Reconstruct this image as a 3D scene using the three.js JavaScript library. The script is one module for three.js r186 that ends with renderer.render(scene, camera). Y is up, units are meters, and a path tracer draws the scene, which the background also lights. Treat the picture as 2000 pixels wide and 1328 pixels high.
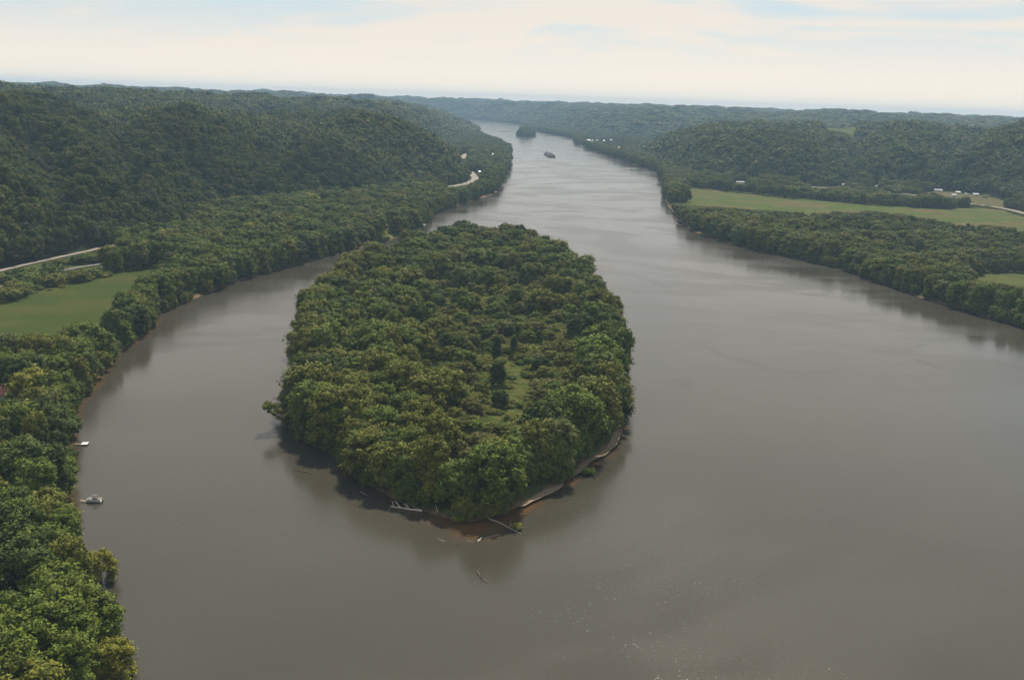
import * as THREE from 'three';
import { mergeGeometries } from 'three/addons/utils/BufferGeometryUtils.js';
import { createNoise2D, createNoise3D } from 'simplex-noise';

// ---------------------------------------------------------------- camera, sky, sun, exposure
const R = THREE.MathUtils.degToRad;
function mulberry(a) { return () => { a |= 0; a = a + 0x6D2B79F5 | 0; let t = Math.imul(a ^ a >>> 15, 1 | a); t = t + Math.imul(t ^ t >>> 7, 61 | t) ^ t; return ((t ^ t >>> 14) >>> 0) / 4294967296; }; }
const rnd = mulberry(7411);
const n2 = createNoise2D(mulberry(11)), n2b = createNoise2D(mulberry(23)), n3 = createNoise3D(mulberry(37));
const fbm = (x, y, o = 4, f = n2) => { let s = 0, a = 0.5; for (let i = 0; i < o; i++) { s += a * f(x, y); x = x * 2.03 + 17; y = y * 2.03 - 9; a *= 0.5; } return s; };
const clamp = THREE.MathUtils.clamp, lerp = THREE.MathUtils.lerp;
const sm = (a, b, x) => { const t = clamp((x - a) / (b - a), 0, 1); return t * t * (3 - 2 * t); };

const EYE = 140, PITCH = R(13.3), ROLL = R(1.9), VFOV = 37.4;
const renderer = new THREE.WebGLRenderer({ antialias: true });
renderer.setSize(1024, 679);
renderer.toneMapping = THREE.LinearToneMapping;
renderer.toneMappingExposure = 1.15;
renderer.shadowMap.enabled = true;
const scene = new THREE.Scene();
const camera = new THREE.PerspectiveCamera(VFOV, 2000 / 1328, 1, 60000);
camera.position.set(0, EYE, 0);
camera.rotation.order = 'YXZ';
camera.rotation.set(-PITCH, 0, ROLL);
camera.updateMatrixWorld(true);

const SUN_EL = R(54), SUN_AZ = R(9);                         // ahead of the lens, a little to the right
const sunDir = new THREE.Vector3(Math.sin(SUN_AZ) * Math.cos(SUN_EL), Math.sin(SUN_EL), -Math.cos(SUN_AZ) * Math.cos(SUN_EL));
const sun = new THREE.DirectionalLight(new THREE.Color(1, 0.93, 0.80), 5.0);
sun.position.copy(sunDir).multiplyScalar(3000).add(new THREE.Vector3(0, 0, -900));
sun.target.position.set(0, 0, -900);
sun.castShadow = true;
Object.assign(sun.shadow.camera, { left: -1500, right: 1500, top: 1500, bottom: -1500, near: 100, far: 8000 });
sun.shadow.mapSize.set(4096, 4096);
scene.add(sun, sun.target);

function makeSky() {
  const W = 2048, H = 1024, d = new Float32Array(W * H * 4), v = new THREE.Vector3();
  for (let j = 0; j < H; j++) for (let i = 0; i < W; i++) {
    const el = ((j + 0.5) / H - 0.5) * Math.PI, ph = ((i + 0.5) / W - 0.5) * 2 * Math.PI;
    v.set(Math.cos(el) * Math.cos(ph), Math.sin(el), Math.cos(el) * Math.sin(ph));
    const e = Math.max(el, 0), t = 1 - Math.exp(-e / 0.58);
    const blue = [lerp(0.43, 0.13, t), lerp(0.56, 0.21, t), lerp(0.61, 0.34, t)];
    const px = v.x / (v.y + 0.05), pz = v.z / (v.y + 0.05);
    const warp = fbm(px * 0.11 + 3, pz * 0.11, 3, n2b) * 1.6;
    const streak = fbm(px * 0.20 + warp + 1.7, pz * 0.33 - px * 0.10 + warp, 5) + 0.55 * fbm(px * 0.06 + 5, pz * 0.06 + 2, 2, n2b);
    const fine = fbm(px * 0.9 + warp * 2, pz * 0.5 + warp, 4, n2b);
    let c = sm(-0.57, 0.18, streak + 0.22 * fine);
    c = Math.max(c, 1 - sm(0.025, 0.10, e));
    c *= lerp(1, 0.35, sm(0.15, 0.9, e));
    const cloud = [lerp(0.66, 0.28, t), lerp(0.60, 0.28, t), lerp(0.535, 0.29, t)], low = 0.46 * Math.exp(-e / 0.028);
    const a = Math.acos(clamp(v.dot(sunDir), -1, 1)), glow = 0.70 * Math.exp(-a / 0.60);
    const k = (j * W + i) * 4;
    d[k] = lerp(blue[0], cloud[0], c) + glow + low; d[k + 1] = lerp(blue[1], cloud[1], c) + glow * 0.95 + low * 0.70; d[k + 2] = lerp(blue[2], cloud[2], c) + glow * 0.86 + low * 0.30; d[k + 3] = 1;
  }
  const t = new THREE.DataTexture(d, W, H, THREE.RGBAFormat, THREE.FloatType);
  t.mapping = THREE.EquirectangularReflectionMapping; t.magFilter = THREE.LinearFilter; t.minFilter = THREE.LinearFilter; t.needsUpdate = true;
  return t;
}
scene.background = makeSky();
scene.environment = scene.background;
scene.fog = new THREE.FogExp2(new THREE.Color(0.48, 0.73, 1.0), 7.6e-5);   // summer haze

// ---------------------------------------------------------------- helpers
const used = {};
const numbered = (n) => { const k = used[n] = (used[n] ?? -1) + 1; return k ? `${n}_${String(k).padStart(3, '0')}` : n; };
function tag(o, label, category, group) { o.userData.label = label; if (category) o.userData.category = category; if (group) o.userData.group = group; return o; }
function structure(o, label, category) { o.userData.kind = 'structure'; return tag(o, label, category); }
const shade = (o) => { o.castShadow = true; o.receiveShadow = true; return o; };
function top(name, o) { o.name = numbered(name); scene.add(o); return o; }
function part(parent, name, geo, mat) { const m = shade(new THREE.Mesh(geo, mat)); m.name = name; parent.add(m); return m; }
function group(name, p, turn = 0) { const g = new THREE.Group(); g.position.set(p[0], p[1], p[2]); g.rotation.y = turn; return top(name, g); }
const mat = (r, g, b, rough = 0.8, extra = {}) => new THREE.MeshStandardMaterial({ color: new THREE.Color().setRGB(r, g, b), roughness: rough, ...extra });
function box(w, h, d, x = 0, y = 0, z = 0, ry = 0, rz = 0) { const g = new THREE.BoxGeometry(w, h, d); if (rz) g.rotateZ(rz); if (ry) g.rotateY(ry); return g.translate(x, y, z); }
function tube(a, b, r0, r1, n = 6) {
  const A = new THREE.Vector3(...a), B = new THREE.Vector3(...b), d = B.clone().sub(A), g = new THREE.CylinderGeometry(r1, r0, d.length(), n, 1);
  g.translate(0, d.length() / 2, 0); g.applyQuaternion(new THREE.Quaternion().setFromUnitVectors(new THREE.Vector3(0, 1, 0), d.normalize())); return g.translate(...a);
}
const merge = (list) => mergeGeometries(list.map((g) => { const h = g.index ? g.toNonIndexed() : g; for (const k of Object.keys(h.attributes)) if (!['position', 'normal', 'color'].includes(k)) h.deleteAttribute(k); return h; }));

// a place on the ground, read off the photograph (2000 x 1328) at height y
const FPX = 664 / Math.tan(R(VFOV / 2));
function G(px, py, y = 0) {
  const d = new THREE.Vector3((px - 1000) / FPX, -(py - 664) / FPX, -1).applyQuaternion(camera.quaternion);
  const t = (y - EYE) / d.y; return [d.x * t, d.z * t];
}
const GP = (list, y = 0) => list.map(([a, b, c]) => G(a, b, c ?? y));
function segDist(x, z, a, b) { const dx = b[0] - a[0], dz = b[1] - a[1]; const t = clamp(((x - a[0]) * dx + (z - a[1]) * dz) / (dx * dx + dz * dz || 1), 0, 1); return [Math.hypot(x - a[0] - dx * t, z - a[1] - dz * t), t]; }
function lineDist(x, z, p) { let m = 1e9; for (let i = 0; i + 1 < p.length; i++) m = Math.min(m, segDist(x, z, p[i], p[i + 1])[0]); return m; }
function boxOf(p) { const b = [1e9, 1e9, -1e9, -1e9]; for (const [x, z] of p) { b[0] = Math.min(b[0], x); b[1] = Math.min(b[1], z); b[2] = Math.max(b[2], x); b[3] = Math.max(b[3], z); } return b; }
function inside(x, z, p) {
  const b = p.box ??= boxOf(p); if (x < b[0] || z < b[1] || x > b[2] || z > b[3]) return false;
  let c = false; for (let i = 0, j = p.length - 1; i < p.length; j = i++) if ((p[i][1] > z) !== (p[j][1] > z) && x < (p[j][0] - p[i][0]) * (z - p[i][1]) / (p[j][1] - p[i][1]) + p[i][0]) c = !c; return c;
}
const polyDist = (x, z, p) => lineDist(x, z, p.closed ??= [...p, p[0]]);
function smoothLine(p, n, closed = false) { const c = new THREE.CatmullRomCurve3(p.map(([x, z]) => new THREE.Vector3(x, 0, z)), closed, 'centripetal'); return c.getPoints(n).map((v) => [v.x, v.z]); }

// ---------------------------------------------------------------- the lie of the land
const B = (px, r) => { const q = G(px, 260 + (px - 1000) * 0.0332), a = Math.atan2(q[0], -q[1]); return [r * Math.sin(a), -r * Math.cos(a)]; };   // a column of the photograph and a distance
const leftBank = [[-70, 400], [-92, 100], ...GP([[215, 1328], [190, 1240], [162, 1190], [150, 1120], [132, 1040], [128, 960], [128, 900], [138, 800], [188, 742], [226, 692], [280, 655], [310, 612], [385, 580], [455, 552], [550, 524], [640, 500], [690, 489], [735, 474], [757, 469], [815, 452], [838, 434], [846, 420], [900, 399], [968, 378], [980, 352], [994, 332], [995, 296], [978, 284], [952, 274], [934, 264], [937, 256], [924, 247], [912, 240]]), [-2600, -7000], [-5200, -7600]];
const rightBank = [[1500, 400], [900, -100], ...GP([[2300, 770], [2000, 640], [1900, 611], [1800, 581], [1700, 546], [1650, 527], [1550, 504], [1450, 482], [1400, 468], [1350, 450], [1330, 430], [1304, 400], [1300, 376], [1292, 350], [1285, 334], [1250, 325], [1200, 308], [1150, 291], [1125, 281], [1120, 271], [1100, 266], [1060, 260], [1050, 257], [1020, 247], [960, 239], [910, 235.5]]), [-2700, -7700], [-5200, -8300]];
const river = [...leftBank, ...rightBank.slice().reverse()];
const island = smoothLine(GP([[900, 1018], [960, 1010], [1020, 985], [1080, 952], [1130, 912], [1185, 878], [1210, 845], [1203, 812], [1214, 790], [1218, 768], [1212, 735], [1216, 712], [1204, 672], [1202, 640], [1180, 618], [1172, 590], [1150, 575], [1128, 547], [1088, 514], [1040, 496], [985, 482], [900, 480], [830, 490], [757, 521], [700, 543], [658, 570], [624, 600], [598, 615], [588, 660], [586, 710], [580, 770], [572, 826], [598, 864], [650, 886], [700, 934], [740, 957], [800, 988], [860, 1007]]), 110, true);
const farIsland = smoothLine(GP([[1013, 266], [1026, 267.5], [1041, 266.5], [1043, 263], [1030, 260.5], [1016, 261.5]]), 20, true);
const hillLeft = [[-1500, 200], [-640, -350], ...GP([[-250, 600], [0, 522], [100, 502], [190, 486], [330, 452], [440, 412], [560, 402], [700, 390], [830, 368], [890, 357], [916, 347]], 4), B(918, 1880), B(895, 1985), B(850, 2060), B(780, 2130), B(690, 2200), B(600, 2280), B(520, 2330), B(560, 2560), B(680, 2640), B(780, 2720), B(850, 2880), ...GP([[872, 280], [905, 268], [930, 259], [918, 250], [905, 242]], 4), [-2700, -6900], [-9000, -7400], [-12000, 200]];
const hillRight = [[1900, -400], ...GP([[2200, 450], [2000, 402], [1950, 388], [1900, 378], [1830, 371], [1750, 367], [1650, 360], [1560, 362], [1450, 353], [1340, 344], [1300, 333], [1265, 314], [1243, 298]], 4), B(1265, 3020), B(1350, 3080), B(1470, 3120), B(1560, 3200), B(1520, 3480), B(1400, 3800), ...GP([[1290, 276], [1250, 270], [1215, 268], [1160, 262], [1110, 256], [1060, 249], [1020, 243], [960, 235.5], [908, 232.5]], 4), [-3000, -8000], [-9000, -8600], [-14000, -20000], [14000, -20000], [14000, -400]];
// hollows: mouth first, then up the valley
const ravines = [GP([[432, 412, 4], [500, 352, 35], [585, 285, 62], [650, 247, 78]]), GP([[150, 494, 4], [120, 400, 40], [90, 300, 70]]), GP([[290, 462, 4], [260, 380, 40], [240, 300, 70], [230, 250, 85]]), GP([[1290, 276, 4], [1390, 262, 20], [1520, 250, 40]]), GP([[1650, 360, 4], [1690, 310, 20], [1760, 280, 40]]), GP([[1830, 370, 4], [1900, 320, 25], [1980, 285, 45]])];
for (const r of ravines) { r.run = [0]; for (let i = 1; i < r.length; i++) r.run.push(r.run[i - 1] + Math.hypot(r[i][0] - r[i - 1][0], r[i][1] - r[i - 1][1])); r.box4 = boxOf(r).map((v, k) => v + (k < 2 ? -900 : 900)); }

// how high the crests stand: bearing (as a column of the photograph), metres away, metres above the river
const crests = [[-150, 1250, 98], [0, 1300, 107], [200, 1450, 126], [340, 1500, 104], [470, 1500, 78], [560, 1600, 74], [690, 1640, 97], [760, 1800, 107], [830, 1900, 108], [885, 1900, 74], [300, 2600, 106], [120, 2500, 108], [560, 2700, 104], [700, 3000, 98], [790, 3600, 104], [845, 3900, 98], [900, 4300, 60],
  [0, 8000, 108], [300, 7000, 112], [480, 6500, 110], [660, 8500, 118], [780, 8600, 108], [880, 8200, 98], [1000, 7400, 102], [1100, 6600, 104], [1200, 6000, 108], [1330, 5200, 106], [1450, 5000, 96], [1540, 5600, 106], [1650, 5600, 104], [1800, 6000, 100], [1950, 6200, 98], [2100, 6000, 98],
  [1650, 4300, 58], [1800, 4100, 55], [1950, 3900, 60], [2100, 3700, 62], [0, 4500, 78], [300, 4500, 74], [500, 4300, 72], [120, 1850, 72], [330, 1950, 62], [690, 4800, 70],
  [1290, 2650, 104], [1400, 2700, 74], [1490, 2650, 62], [1600, 2300, 52], [1680, 2300, 58], [1540, 3400, 84], [1750, 3000, 100], [1880, 2500, 96], [2000, 2400, 126], [2150, 2200, 108]].map(([c, r, h]) => [...B(c, r), h, r]);
function crest(x, z) { let s = 0, w = 0; for (const [cx, cz, h, r] of crests) { const d = Math.hypot(x - cx, z - cz) / (0.16 * r + 60), k = 1 / Math.pow(0.25 + d * d, 2); s += k * h; w += k; } return s / w; }
function hillDepth(x, z) {
  let d = -1, side = 0;
  if (inside(x, z, hillLeft)) { d = polyDist(x, z, hillLeft); side = -1; } else if (inside(x, z, hillRight)) { d = polyDist(x, z, hillRight); side = 1; } else return [0, 0];
  for (const r of ravines) {
    const b = r.box4; if (x < b[0] || z < b[1] || x > b[2] || z > b[3]) continue;
    for (let i = 0; i + 1 < r.length; i++) { const [m, t] = segDist(x, z, r[i], r[i + 1]); d = Math.min(d, m * 1.1 + 0.14 * (r.run[i] + t * (r.run[i + 1] - r.run[i])) + 8); }
  }
  return [d, side];
}
// > 0 on land: metres to the nearest water
function shore(x, z) {
  if (inside(x, z, island)) return polyDist(x, z, island);
  if (inside(x, z, farIsland)) return polyDist(x, z, farIsland);
  if (inside(x, z, river)) return -Math.min(polyDist(x, z, river), polyDist(x, z, island), polyDist(x, z, farIsland));
  return polyDist(x, z, river);
}
function height(x, z, s) {
  s ??= shore(x, z);
  if (s < 0) return Math.max(-4, s * 0.22);
  let y = 3.6 * (1 - Math.exp(-s / 7)) + 0.05;
  if (s > 40) {
    const [d, side] = hillDepth(x, z);
    if (d > 0) {
      const r = Math.hypot(x, z), far = sm(3000, 6500, r);
      const L = side < 0 ? lerp(88, 200, far) : lerp(85, 200, far);
      const grow = 1 - Math.exp(-Math.pow(d / L, 1.2));
      const ridged = 1 - 2.6 * Math.abs(fbm(x / 700 + 4, z / 700, 3));
      y += grow * (crest(x, z) + (12 + 8 * far) * ridged + 12 * fbm(x / 230, z / 230, 3) + far * (16 * fbm(x / 1300, z / 1300, 3, n2b) + 44 * Math.max(0, fbm(x / 520 + 9, z / 900, 3, n2b)) - 4));
    }
  }
  return y;
}

// open ground
const fieldLeft = GP([[-260, 670], [-60, 606], [0, 590], [60, 572], [130, 555], [190, 541], [270, 526], [345, 520], [335, 540], [275, 588], [228, 645], [205, 690], [100, 705], [-100, 730], [-260, 740]], 4);
const fieldRight = GP([[1340, 363], [1400, 369], [1500, 378], [1560, 387], [1640, 395], [1720, 402], [1790, 404], [1860, 407], [1905, 404], [1960, 410], [2010, 425], [2100, 450], [2150, 480], [2010, 464], [1880, 454], [1820, 440], [1700, 428], [1560, 430], [1450, 420], [1345, 408]], 4);
const fieldNear = GP([[1890, 546], [1930, 534], [2010, 536], [2150, 560], [2150, 640], [2010, 604], [1930, 580], [1890, 566]], 4);
const fieldGap = GP([[1780, 462], [1840, 455], [1900, 466], [1880, 478], [1800, 478]], 4);
const yardRight = GP([[1795, 378], [1830, 372], [1900, 378], [1950, 386], [1990, 398], [1960, 406], [1905, 402], [1850, 392], [1800, 384]], 4);
const brush = GP([[-260, 620], [-120, 570], [0, 532], [90, 510], [180, 491], [225, 488], [240, 506], [190, 540], [130, 556], [0, 592], [-120, 630], [-260, 670]], 4);
const brushRight = GP([[1500, 374], [1580, 364], [1650, 363], [1800, 379], [1860, 393], [1720, 400], [1640, 393], [1560, 386]], 4);
const meadow = GP([[985, 690], [1030, 715], [1040, 745], [1030, 790], [1020, 828], [970, 838], [925, 815], [945, 786], [935, 750], [950, 716]], 3);
const clearRoad = GP([[738, 474], [752, 430], [768, 432], [766, 472]], 3);
const hillFields = [GP([[1345, 262, 50], [1400, 262, 52], [1490, 269, 52], [1488, 274, 50], [1410, 269, 48], [1350, 267, 46]]), GP([[1590, 292, 36], [1640, 288, 38], [1680, 295, 38], [1670, 306, 33], [1610, 303, 32]]), GP([[552, 238, 86], [580, 236, 87], [586, 243, 85], [560, 245, 84]])];
const houseYard = GP([[-60, 790], [-60, 740], [8, 742], [16, 772], [6, 800]], 4);
const village = GP([[1130, 282], [1150, 274], [1200, 276], [1225, 284], [1235, 292], [1215, 298], [1190, 292], [1150, 286]], 4);
const roads = [
  { name: 'road', label: 'pale road along the foot of the near left hillside', w: 6, p: GP([[-160, 575], [0, 529], [90, 508], [180, 489], [330, 458], [440, 425]], 4) },
  { name: 'railway_bed', label: 'grey gravel track bed between the road and the bean field', w: 5, p: GP([[-120, 600], [0, 561], [130, 527], [190, 517], [260, 506]], 4) },
  { name: 'road', label: 'pale road bending round the end of the left spur', w: 13, p: GP([[840, 375], [882, 363], [905, 359], [922, 353], [928, 348], [924, 341], [918, 334]], 5) },
  { name: 'road', label: 'pale stretch of road beyond the left spur, with a yellow verge', w: 14, p: GP([[908, 316], [903, 309], [908, 303], [913, 300]], 4) },
  { name: 'road', label: 'pale road curving past the open field at the right edge', w: 11, p: GP([[2080, 442], [2000, 415], [1950, 404], [1905, 398], [1875, 394]], 5) },
  { name: 'road', label: 'thin pale road along the foot of the right hills by the farm', w: 9, p: GP([[1875, 394], [1830, 388], [1772, 379], [1720, 374], [1690, 372]], 4) },
  { name: 'road', label: 'short sandy lane below the middle of the right hills', w: 12, p: GP([[1578, 364], [1600, 366], [1632, 368]], 4) },
];
for (const r of roads) r.s = smoothLine(r.p, 60);
const nearRoad = (x, z, m) => roads.some((r) => { const b = r.box ??= boxOf(r.s); return x > b[0] - 30 && z > b[1] - 30 && x < b[2] + 30 && z < b[3] + 30 && lineDist(x, z, r.s) < r.w / 2 + m; });
const open = [fieldLeft, fieldRight, fieldNear, yardRight, clearRoad, houseYard, ...hillFields];

// ---------------------------------------------------------------- ground, one sheet out to the far ridges
const SOIL = [0.155, 0.098, 0.058], FLOOR = [0.030, 0.036, 0.014], GRASS = [0.062, 0.078, 0.022], SAND = [0.30, 0.212, 0.13];
const terrain = { nA: 390, nR: 600, a0: R(-46), a1: R(46), r0: 90, r1: 17000 };
{
  const { nA, nR, a0, a1, r0, r1 } = terrain, pos = [], col = [], idx = [], k = Math.log(r1 / r0);
  const hs = terrain.h = new Float32Array((nR + 1) * (nA + 1));
  for (let j = 0; j <= nR; j++) for (let i = 0; i <= nA; i++) {
    const r = r0 * Math.exp(k * j / nR), a = lerp(a0, a1, i / nA), x = r * Math.sin(a), z = -r * Math.cos(a), s = shore(x, z), y = height(x, z, s);
    hs[j * (nA + 1) + i] = y; pos.push(x, y, z);
    const n = 1 + 0.35 * fbm(x / 40, z / 40, 3), isl = x > -150 && x < 220 && z > -1150 && z < -300;
    let c = FLOOR;
    if (s < (isl ? 1.3 : 2.4) + 1.6 * fbm(x / 15, z / 15, 2)) c = SOIL;
    else if (isl && inside(x, z, meadow)) c = GRASS;
    else if (!isl && (inside(x, z, brush) || inside(x, z, brushRight) || open.some((p) => inside(x, z, p)))) c = GRASS;
    else if (isl) c = [0.05, 0.062, 0.02];
    col.push(c[0] * n, c[1] * n, c[2] * n);
    if (i && j) { const b = j * (nA + 1) + i, w = nA + 1; idx.push(b - w - 1, b - w, b, b - w - 1, b, b - 1); }
  }
  const g = new THREE.BufferGeometry();
  g.setAttribute('position', new THREE.Float32BufferAttribute(pos, 3)); g.setAttribute('color', new THREE.Float32BufferAttribute(col, 3)); g.setIndex(idx); g.computeVertexNormals();
  structure(top('ground', shade(new THREE.Mesh(g, new THREE.MeshPhysicalMaterial({ vertexColors: true, roughness: 1, specularIntensity: 0.05 })))), 'land of river flats and rolling wooded hills');
}

// ---------------------------------------------------------------- river
function waveTexture(size, tile, waves, seed) {
  const q = mulberry(seed), list = [];
  for (let i = 0; i < waves.n; i++) {
    const len = waves.min * Math.pow(waves.max / waves.min, q()), dir = R(waves.dir + (q() + q() - 1) * waves.spread), m = tile / len;
    let kx = Math.round(Math.cos(dir) * m), kz = Math.round(Math.sin(dir) * m); if (!kx && !kz) kx = 1;
    list.push([kx, kz, q() * 6.283, Math.pow(tile / Math.hypot(kx, kz), waves.pow)]);
  }
  const h = new Float32Array(size * size);
  const cs = list.map(([kx, kz, p, a]) => { const t = new Float32Array(size * 4); for (let i = 0; i < size; i++) { const u = 6.283185 * kx * i / size, v = 6.283185 * kz * i / size + p; t[i] = Math.cos(u); t[size + i] = Math.sin(u); t[2 * size + i] = a * Math.cos(v); t[3 * size + i] = a * Math.sin(v); } return t; });
  for (const t of cs) for (let j = 0; j < size; j++) { const c = t[2 * size + j], s = t[3 * size + j], o = j * size; for (let i = 0; i < size; i++) h[o + i] += t[i] * c - t[size + i] * s; }
  let lo = 1e9, hi = -1e9; for (const v of h) { if (v < lo) lo = v; if (v > hi) hi = v; }
  const d = new Uint8Array(size * size * 4);
  for (let i = 0; i < h.length; i++) { const v = Math.round(255 * (h[i] - lo) / (hi - lo)); d[4 * i] = d[4 * i + 1] = d[4 * i + 2] = v; d[4 * i + 3] = 255; }
  const t = new THREE.DataTexture(d, size, size); t.wrapS = t.wrapT = THREE.RepeatWrapping; t.magFilter = THREE.LinearFilter; t.minFilter = THREE.LinearMipmapLinearFilter; t.generateMipmaps = true; t.needsUpdate = true;
  return t;
}
const shoal = GP([[760, 985], [850, 1030], [900, 1065], [980, 1055], [1050, 1010], [1110, 960], [1190, 905], [1215, 880], [1180, 870], [1080, 940], [960, 1000], [860, 1000]]);
{
  const nA = 300, nR = 260, a0 = R(-46), a1 = R(46), r0 = 60, r1 = 9000, pos = [], uv = [], col = [], idx = [];
  const k = Math.log(r1 / r0), mud = [0.047, 0.041, 0.029], silt = [0.105, 0.056, 0.020];
  for (let j = 0; j <= nR; j++) for (let i = 0; i <= nA; i++) {
    const r = r0 * Math.exp(k * j / nR), a = lerp(a0, a1, i / nA), x = r * Math.sin(a), z = -r * Math.cos(a);
    pos.push(x, 0, z); uv.push(x / 100, z / 100);
    let f = 0;
    if (r < 700) { const d = inside(x, z, shoal) ? polyDist(x, z, shoal) : 0; f = sm(0, 9, d + 5 * fbm(x / 14, z / 14, 3)) * (d > 0 ? 1 : 0); const b = -shore(x, z); f = Math.max(f, 0.55 * sm(4.5, 1, b + 3 * fbm(x / 9, z / 9, 2))); }
    const n = 1 + 0.10 * fbm(x / 160, z / 90, 3);
    for (let q = 0; q < 3; q++) col.push(lerp(mud[q], silt[q], f) * n);
    if (i && j) { const b = j * (nA + 1) + i, w = nA + 1; idx.push(b - w - 1, b - w, b, b - w - 1, b, b - 1); }
  }
  const g = new THREE.BufferGeometry();
  g.setAttribute('position', new THREE.Float32BufferAttribute(pos, 3)); g.setAttribute('uv', new THREE.Float32BufferAttribute(uv, 2)); g.setAttribute('color', new THREE.Float32BufferAttribute(col, 3)); g.setIndex(idx); g.computeVertexNormals();
  const bump = waveTexture(1024, 30, { n: 80, min: 0.35, max: 2.4, dir: 70, spread: 80, pow: 1.0 }, 5);
  bump.repeat.set(100 / 30, 100 / 30);
  // calm lanes and rippled lanes drawn out across the wind
  const S = 1024, d = new Uint8Array(S * S * 4);
  for (let j = 0; j < S; j++) for (let i = 0; i < S; i++) {
    const u = i / S * 6.283185, v = j / S * 6.283185, X = Math.cos(u), Y = Math.sin(u), Z = Math.cos(v), W = Math.sin(v);
    const w = 0.4 * n3(X * 1.2, Y * 1.2, Z + W);
    const f = 0.6 * n3(X * 1.6 + w, Y * 1.6 + Z * 1.4, W * 3.2 + w) + 0.3 * n3(X * 4 + 3, Y * 4 + Z * 4, W * 9 + w) + 0.15 * n3(X * 9, Y * 9 + Z * 9, W * 22);
    const q = Math.round(255 * clamp(0.46 + 0.54 * sm(-0.35, 0.45, f), 0, 1)), k4 = 4 * (j * S + i); d[k4] = d[k4 + 1] = d[k4 + 2] = q; d[k4 + 3] = 255;
  }
  const lanes = new THREE.DataTexture(d, S, S); lanes.wrapS = lanes.wrapT = THREE.RepeatWrapping; lanes.magFilter = lanes.minFilter = THREE.LinearFilter; lanes.repeat.set(100 / 1400, 100 / 1400); lanes.needsUpdate = true;
  const m = new THREE.MeshPhysicalMaterial({ vertexColors: true, roughness: 0.23, roughnessMap: lanes, ior: 1.33, bumpMap: bump, bumpScale: 0.026 });
  structure(top('river_water', shade(new THREE.Mesh(g, m))), 'broad muddy grey-brown river with faint wind streaks');
}

// calm streaks drawn out by the wind on the rippled river
{
  const m = new THREE.MeshPhysicalMaterial({ color: new THREE.Color().setRGB(0.043, 0.039, 0.028), roughness: 0.05, ior: 1.33, side: THREE.DoubleSide });
  const streaks = [['short curved calm streak right of the island’s far half', [[1225, 533], [1262, 545], [1300, 560], [1322, 570]], 7], ['long curved calm streak sweeping across the wide right channel', [[1330, 645], [1365, 668], [1420, 695], [1490, 716], [1560, 730], [1650, 727], [1740, 722]], 10], ['short calm streak off the right end of the long calm streak', [[1785, 702], [1820, 712], [1850, 722]], 6], ['broad calm streak in the middle of the right channel', [[1600, 655], [1660, 676], [1730, 680], [1800, 668], [1830, 655]], 11], ['thin straight calm streak running toward the right bank', [[1380, 545], [1480, 560], [1580, 575], [1650, 582]], 3], ['small patch of calm water below the long calm streak', [[1298, 742], [1330, 745], [1358, 742]], 8]];
  for (const [label, px, w] of streaks) {
    const p = smoothLine(GP(px), 120), pos = [], idx = [], q = mulberry(label.length * 31);
    for (let n = 0; n < 26; n++) {                       // each streak is many thin threads drawn side by side
      const i0 = Math.floor(q() * 95), i1 = Math.min(120, i0 + 8 + Math.floor(q() * 40)), off = (q() + q() - 1) * w * 1.3, wide = 0.25 + w * 0.085 * q();
      for (let i = i0; i <= i1; i++) { const t = (i - i0) / (i1 - i0), [x, z] = p[i], h = wide * Math.sin(Math.PI * clamp(t, 0.02, 0.98)) * (0.6 + 0.8 * Math.abs(fbm(x / 9 + n, z / 9, 2))), c = z + off * (0.5 + 0.5 * Math.sin(Math.PI * i / 120)) + 2.5 * fbm(x / 25 + n, z / 25, 2);
        pos.push(x, 0.012 + 0.0006 * n, c - h, x, 0.012 + 0.0006 * n, c + h); if (i > i0) { const k = pos.length / 3 - 2; idx.push(k - 2, k - 1, k, k, k - 1, k + 1); } }
    }
    const g = new THREE.BufferGeometry(); g.setAttribute('position', new THREE.Float32BufferAttribute(pos, 3)); g.setIndex(idx); g.computeVertexNormals(); const o = top('calm_streak', new THREE.Mesh(g, m)); o.receiveShadow = true; structure(o, label);
  }
}

// low smooth crests of the ripples in the gusts on the near water
{
  const R0 = 2.2, cap = new THREE.SphereGeometry(R0, 14, 4, 0, Math.PI * 2, 0, R(14)); cap.translate(0, -R0 * Math.cos(R(14)), 0);
  const q = mulberry(515), list = [], m4 = new THREE.Matrix4(), qq = new THREE.Quaternion(), e = new THREE.Euler();
  const gust = [G(1120, 985), G(1300, 1120), G(1400, 1330), G(1300, 1500)];
  for (let i = 0; i < 200000 && list.length < 24000; i++) {
    const x = lerp(-140, 420, q()), z = lerp(-150, -640, q()); if (shore(x, z) > -3) continue;
    const g = 1.1 * Math.exp(-Math.pow(lineDist(x, z, gust) / 42, 2)) - 0.55 + 0.9 * fbm(x / 60 + 2, z / 40, 3) + 0.35 * fbm(x / 12, z / 8, 2); if (g < 0.55 * q()) continue;
    const s = 0.12 + 0.32 * q() * q(); e.set((q() - 0.5) * 0.05, q() * 3, (q() - 0.5) * 0.05);
    list.push(m4.clone().compose(new THREE.Vector3(x, -0.012 * s, z), qq.setFromEuler(e), new THREE.Vector3(s * (1 + 0.8 * q()), s, s)));
  }
  const m = new THREE.InstancedMesh(cap, new THREE.MeshPhysicalMaterial({ color: new THREE.Color().setRGB(0.043, 0.039, 0.028), roughness: 0.21, ior: 1.33 }), list.length);
  list.forEach((k, i) => m.setMatrixAt(i, k)); top('ripple_crests', m); m.userData.kind = 'stuff'; tag(m, 'small smooth ripple crests on the near water, glinting in the sun');
}

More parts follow.
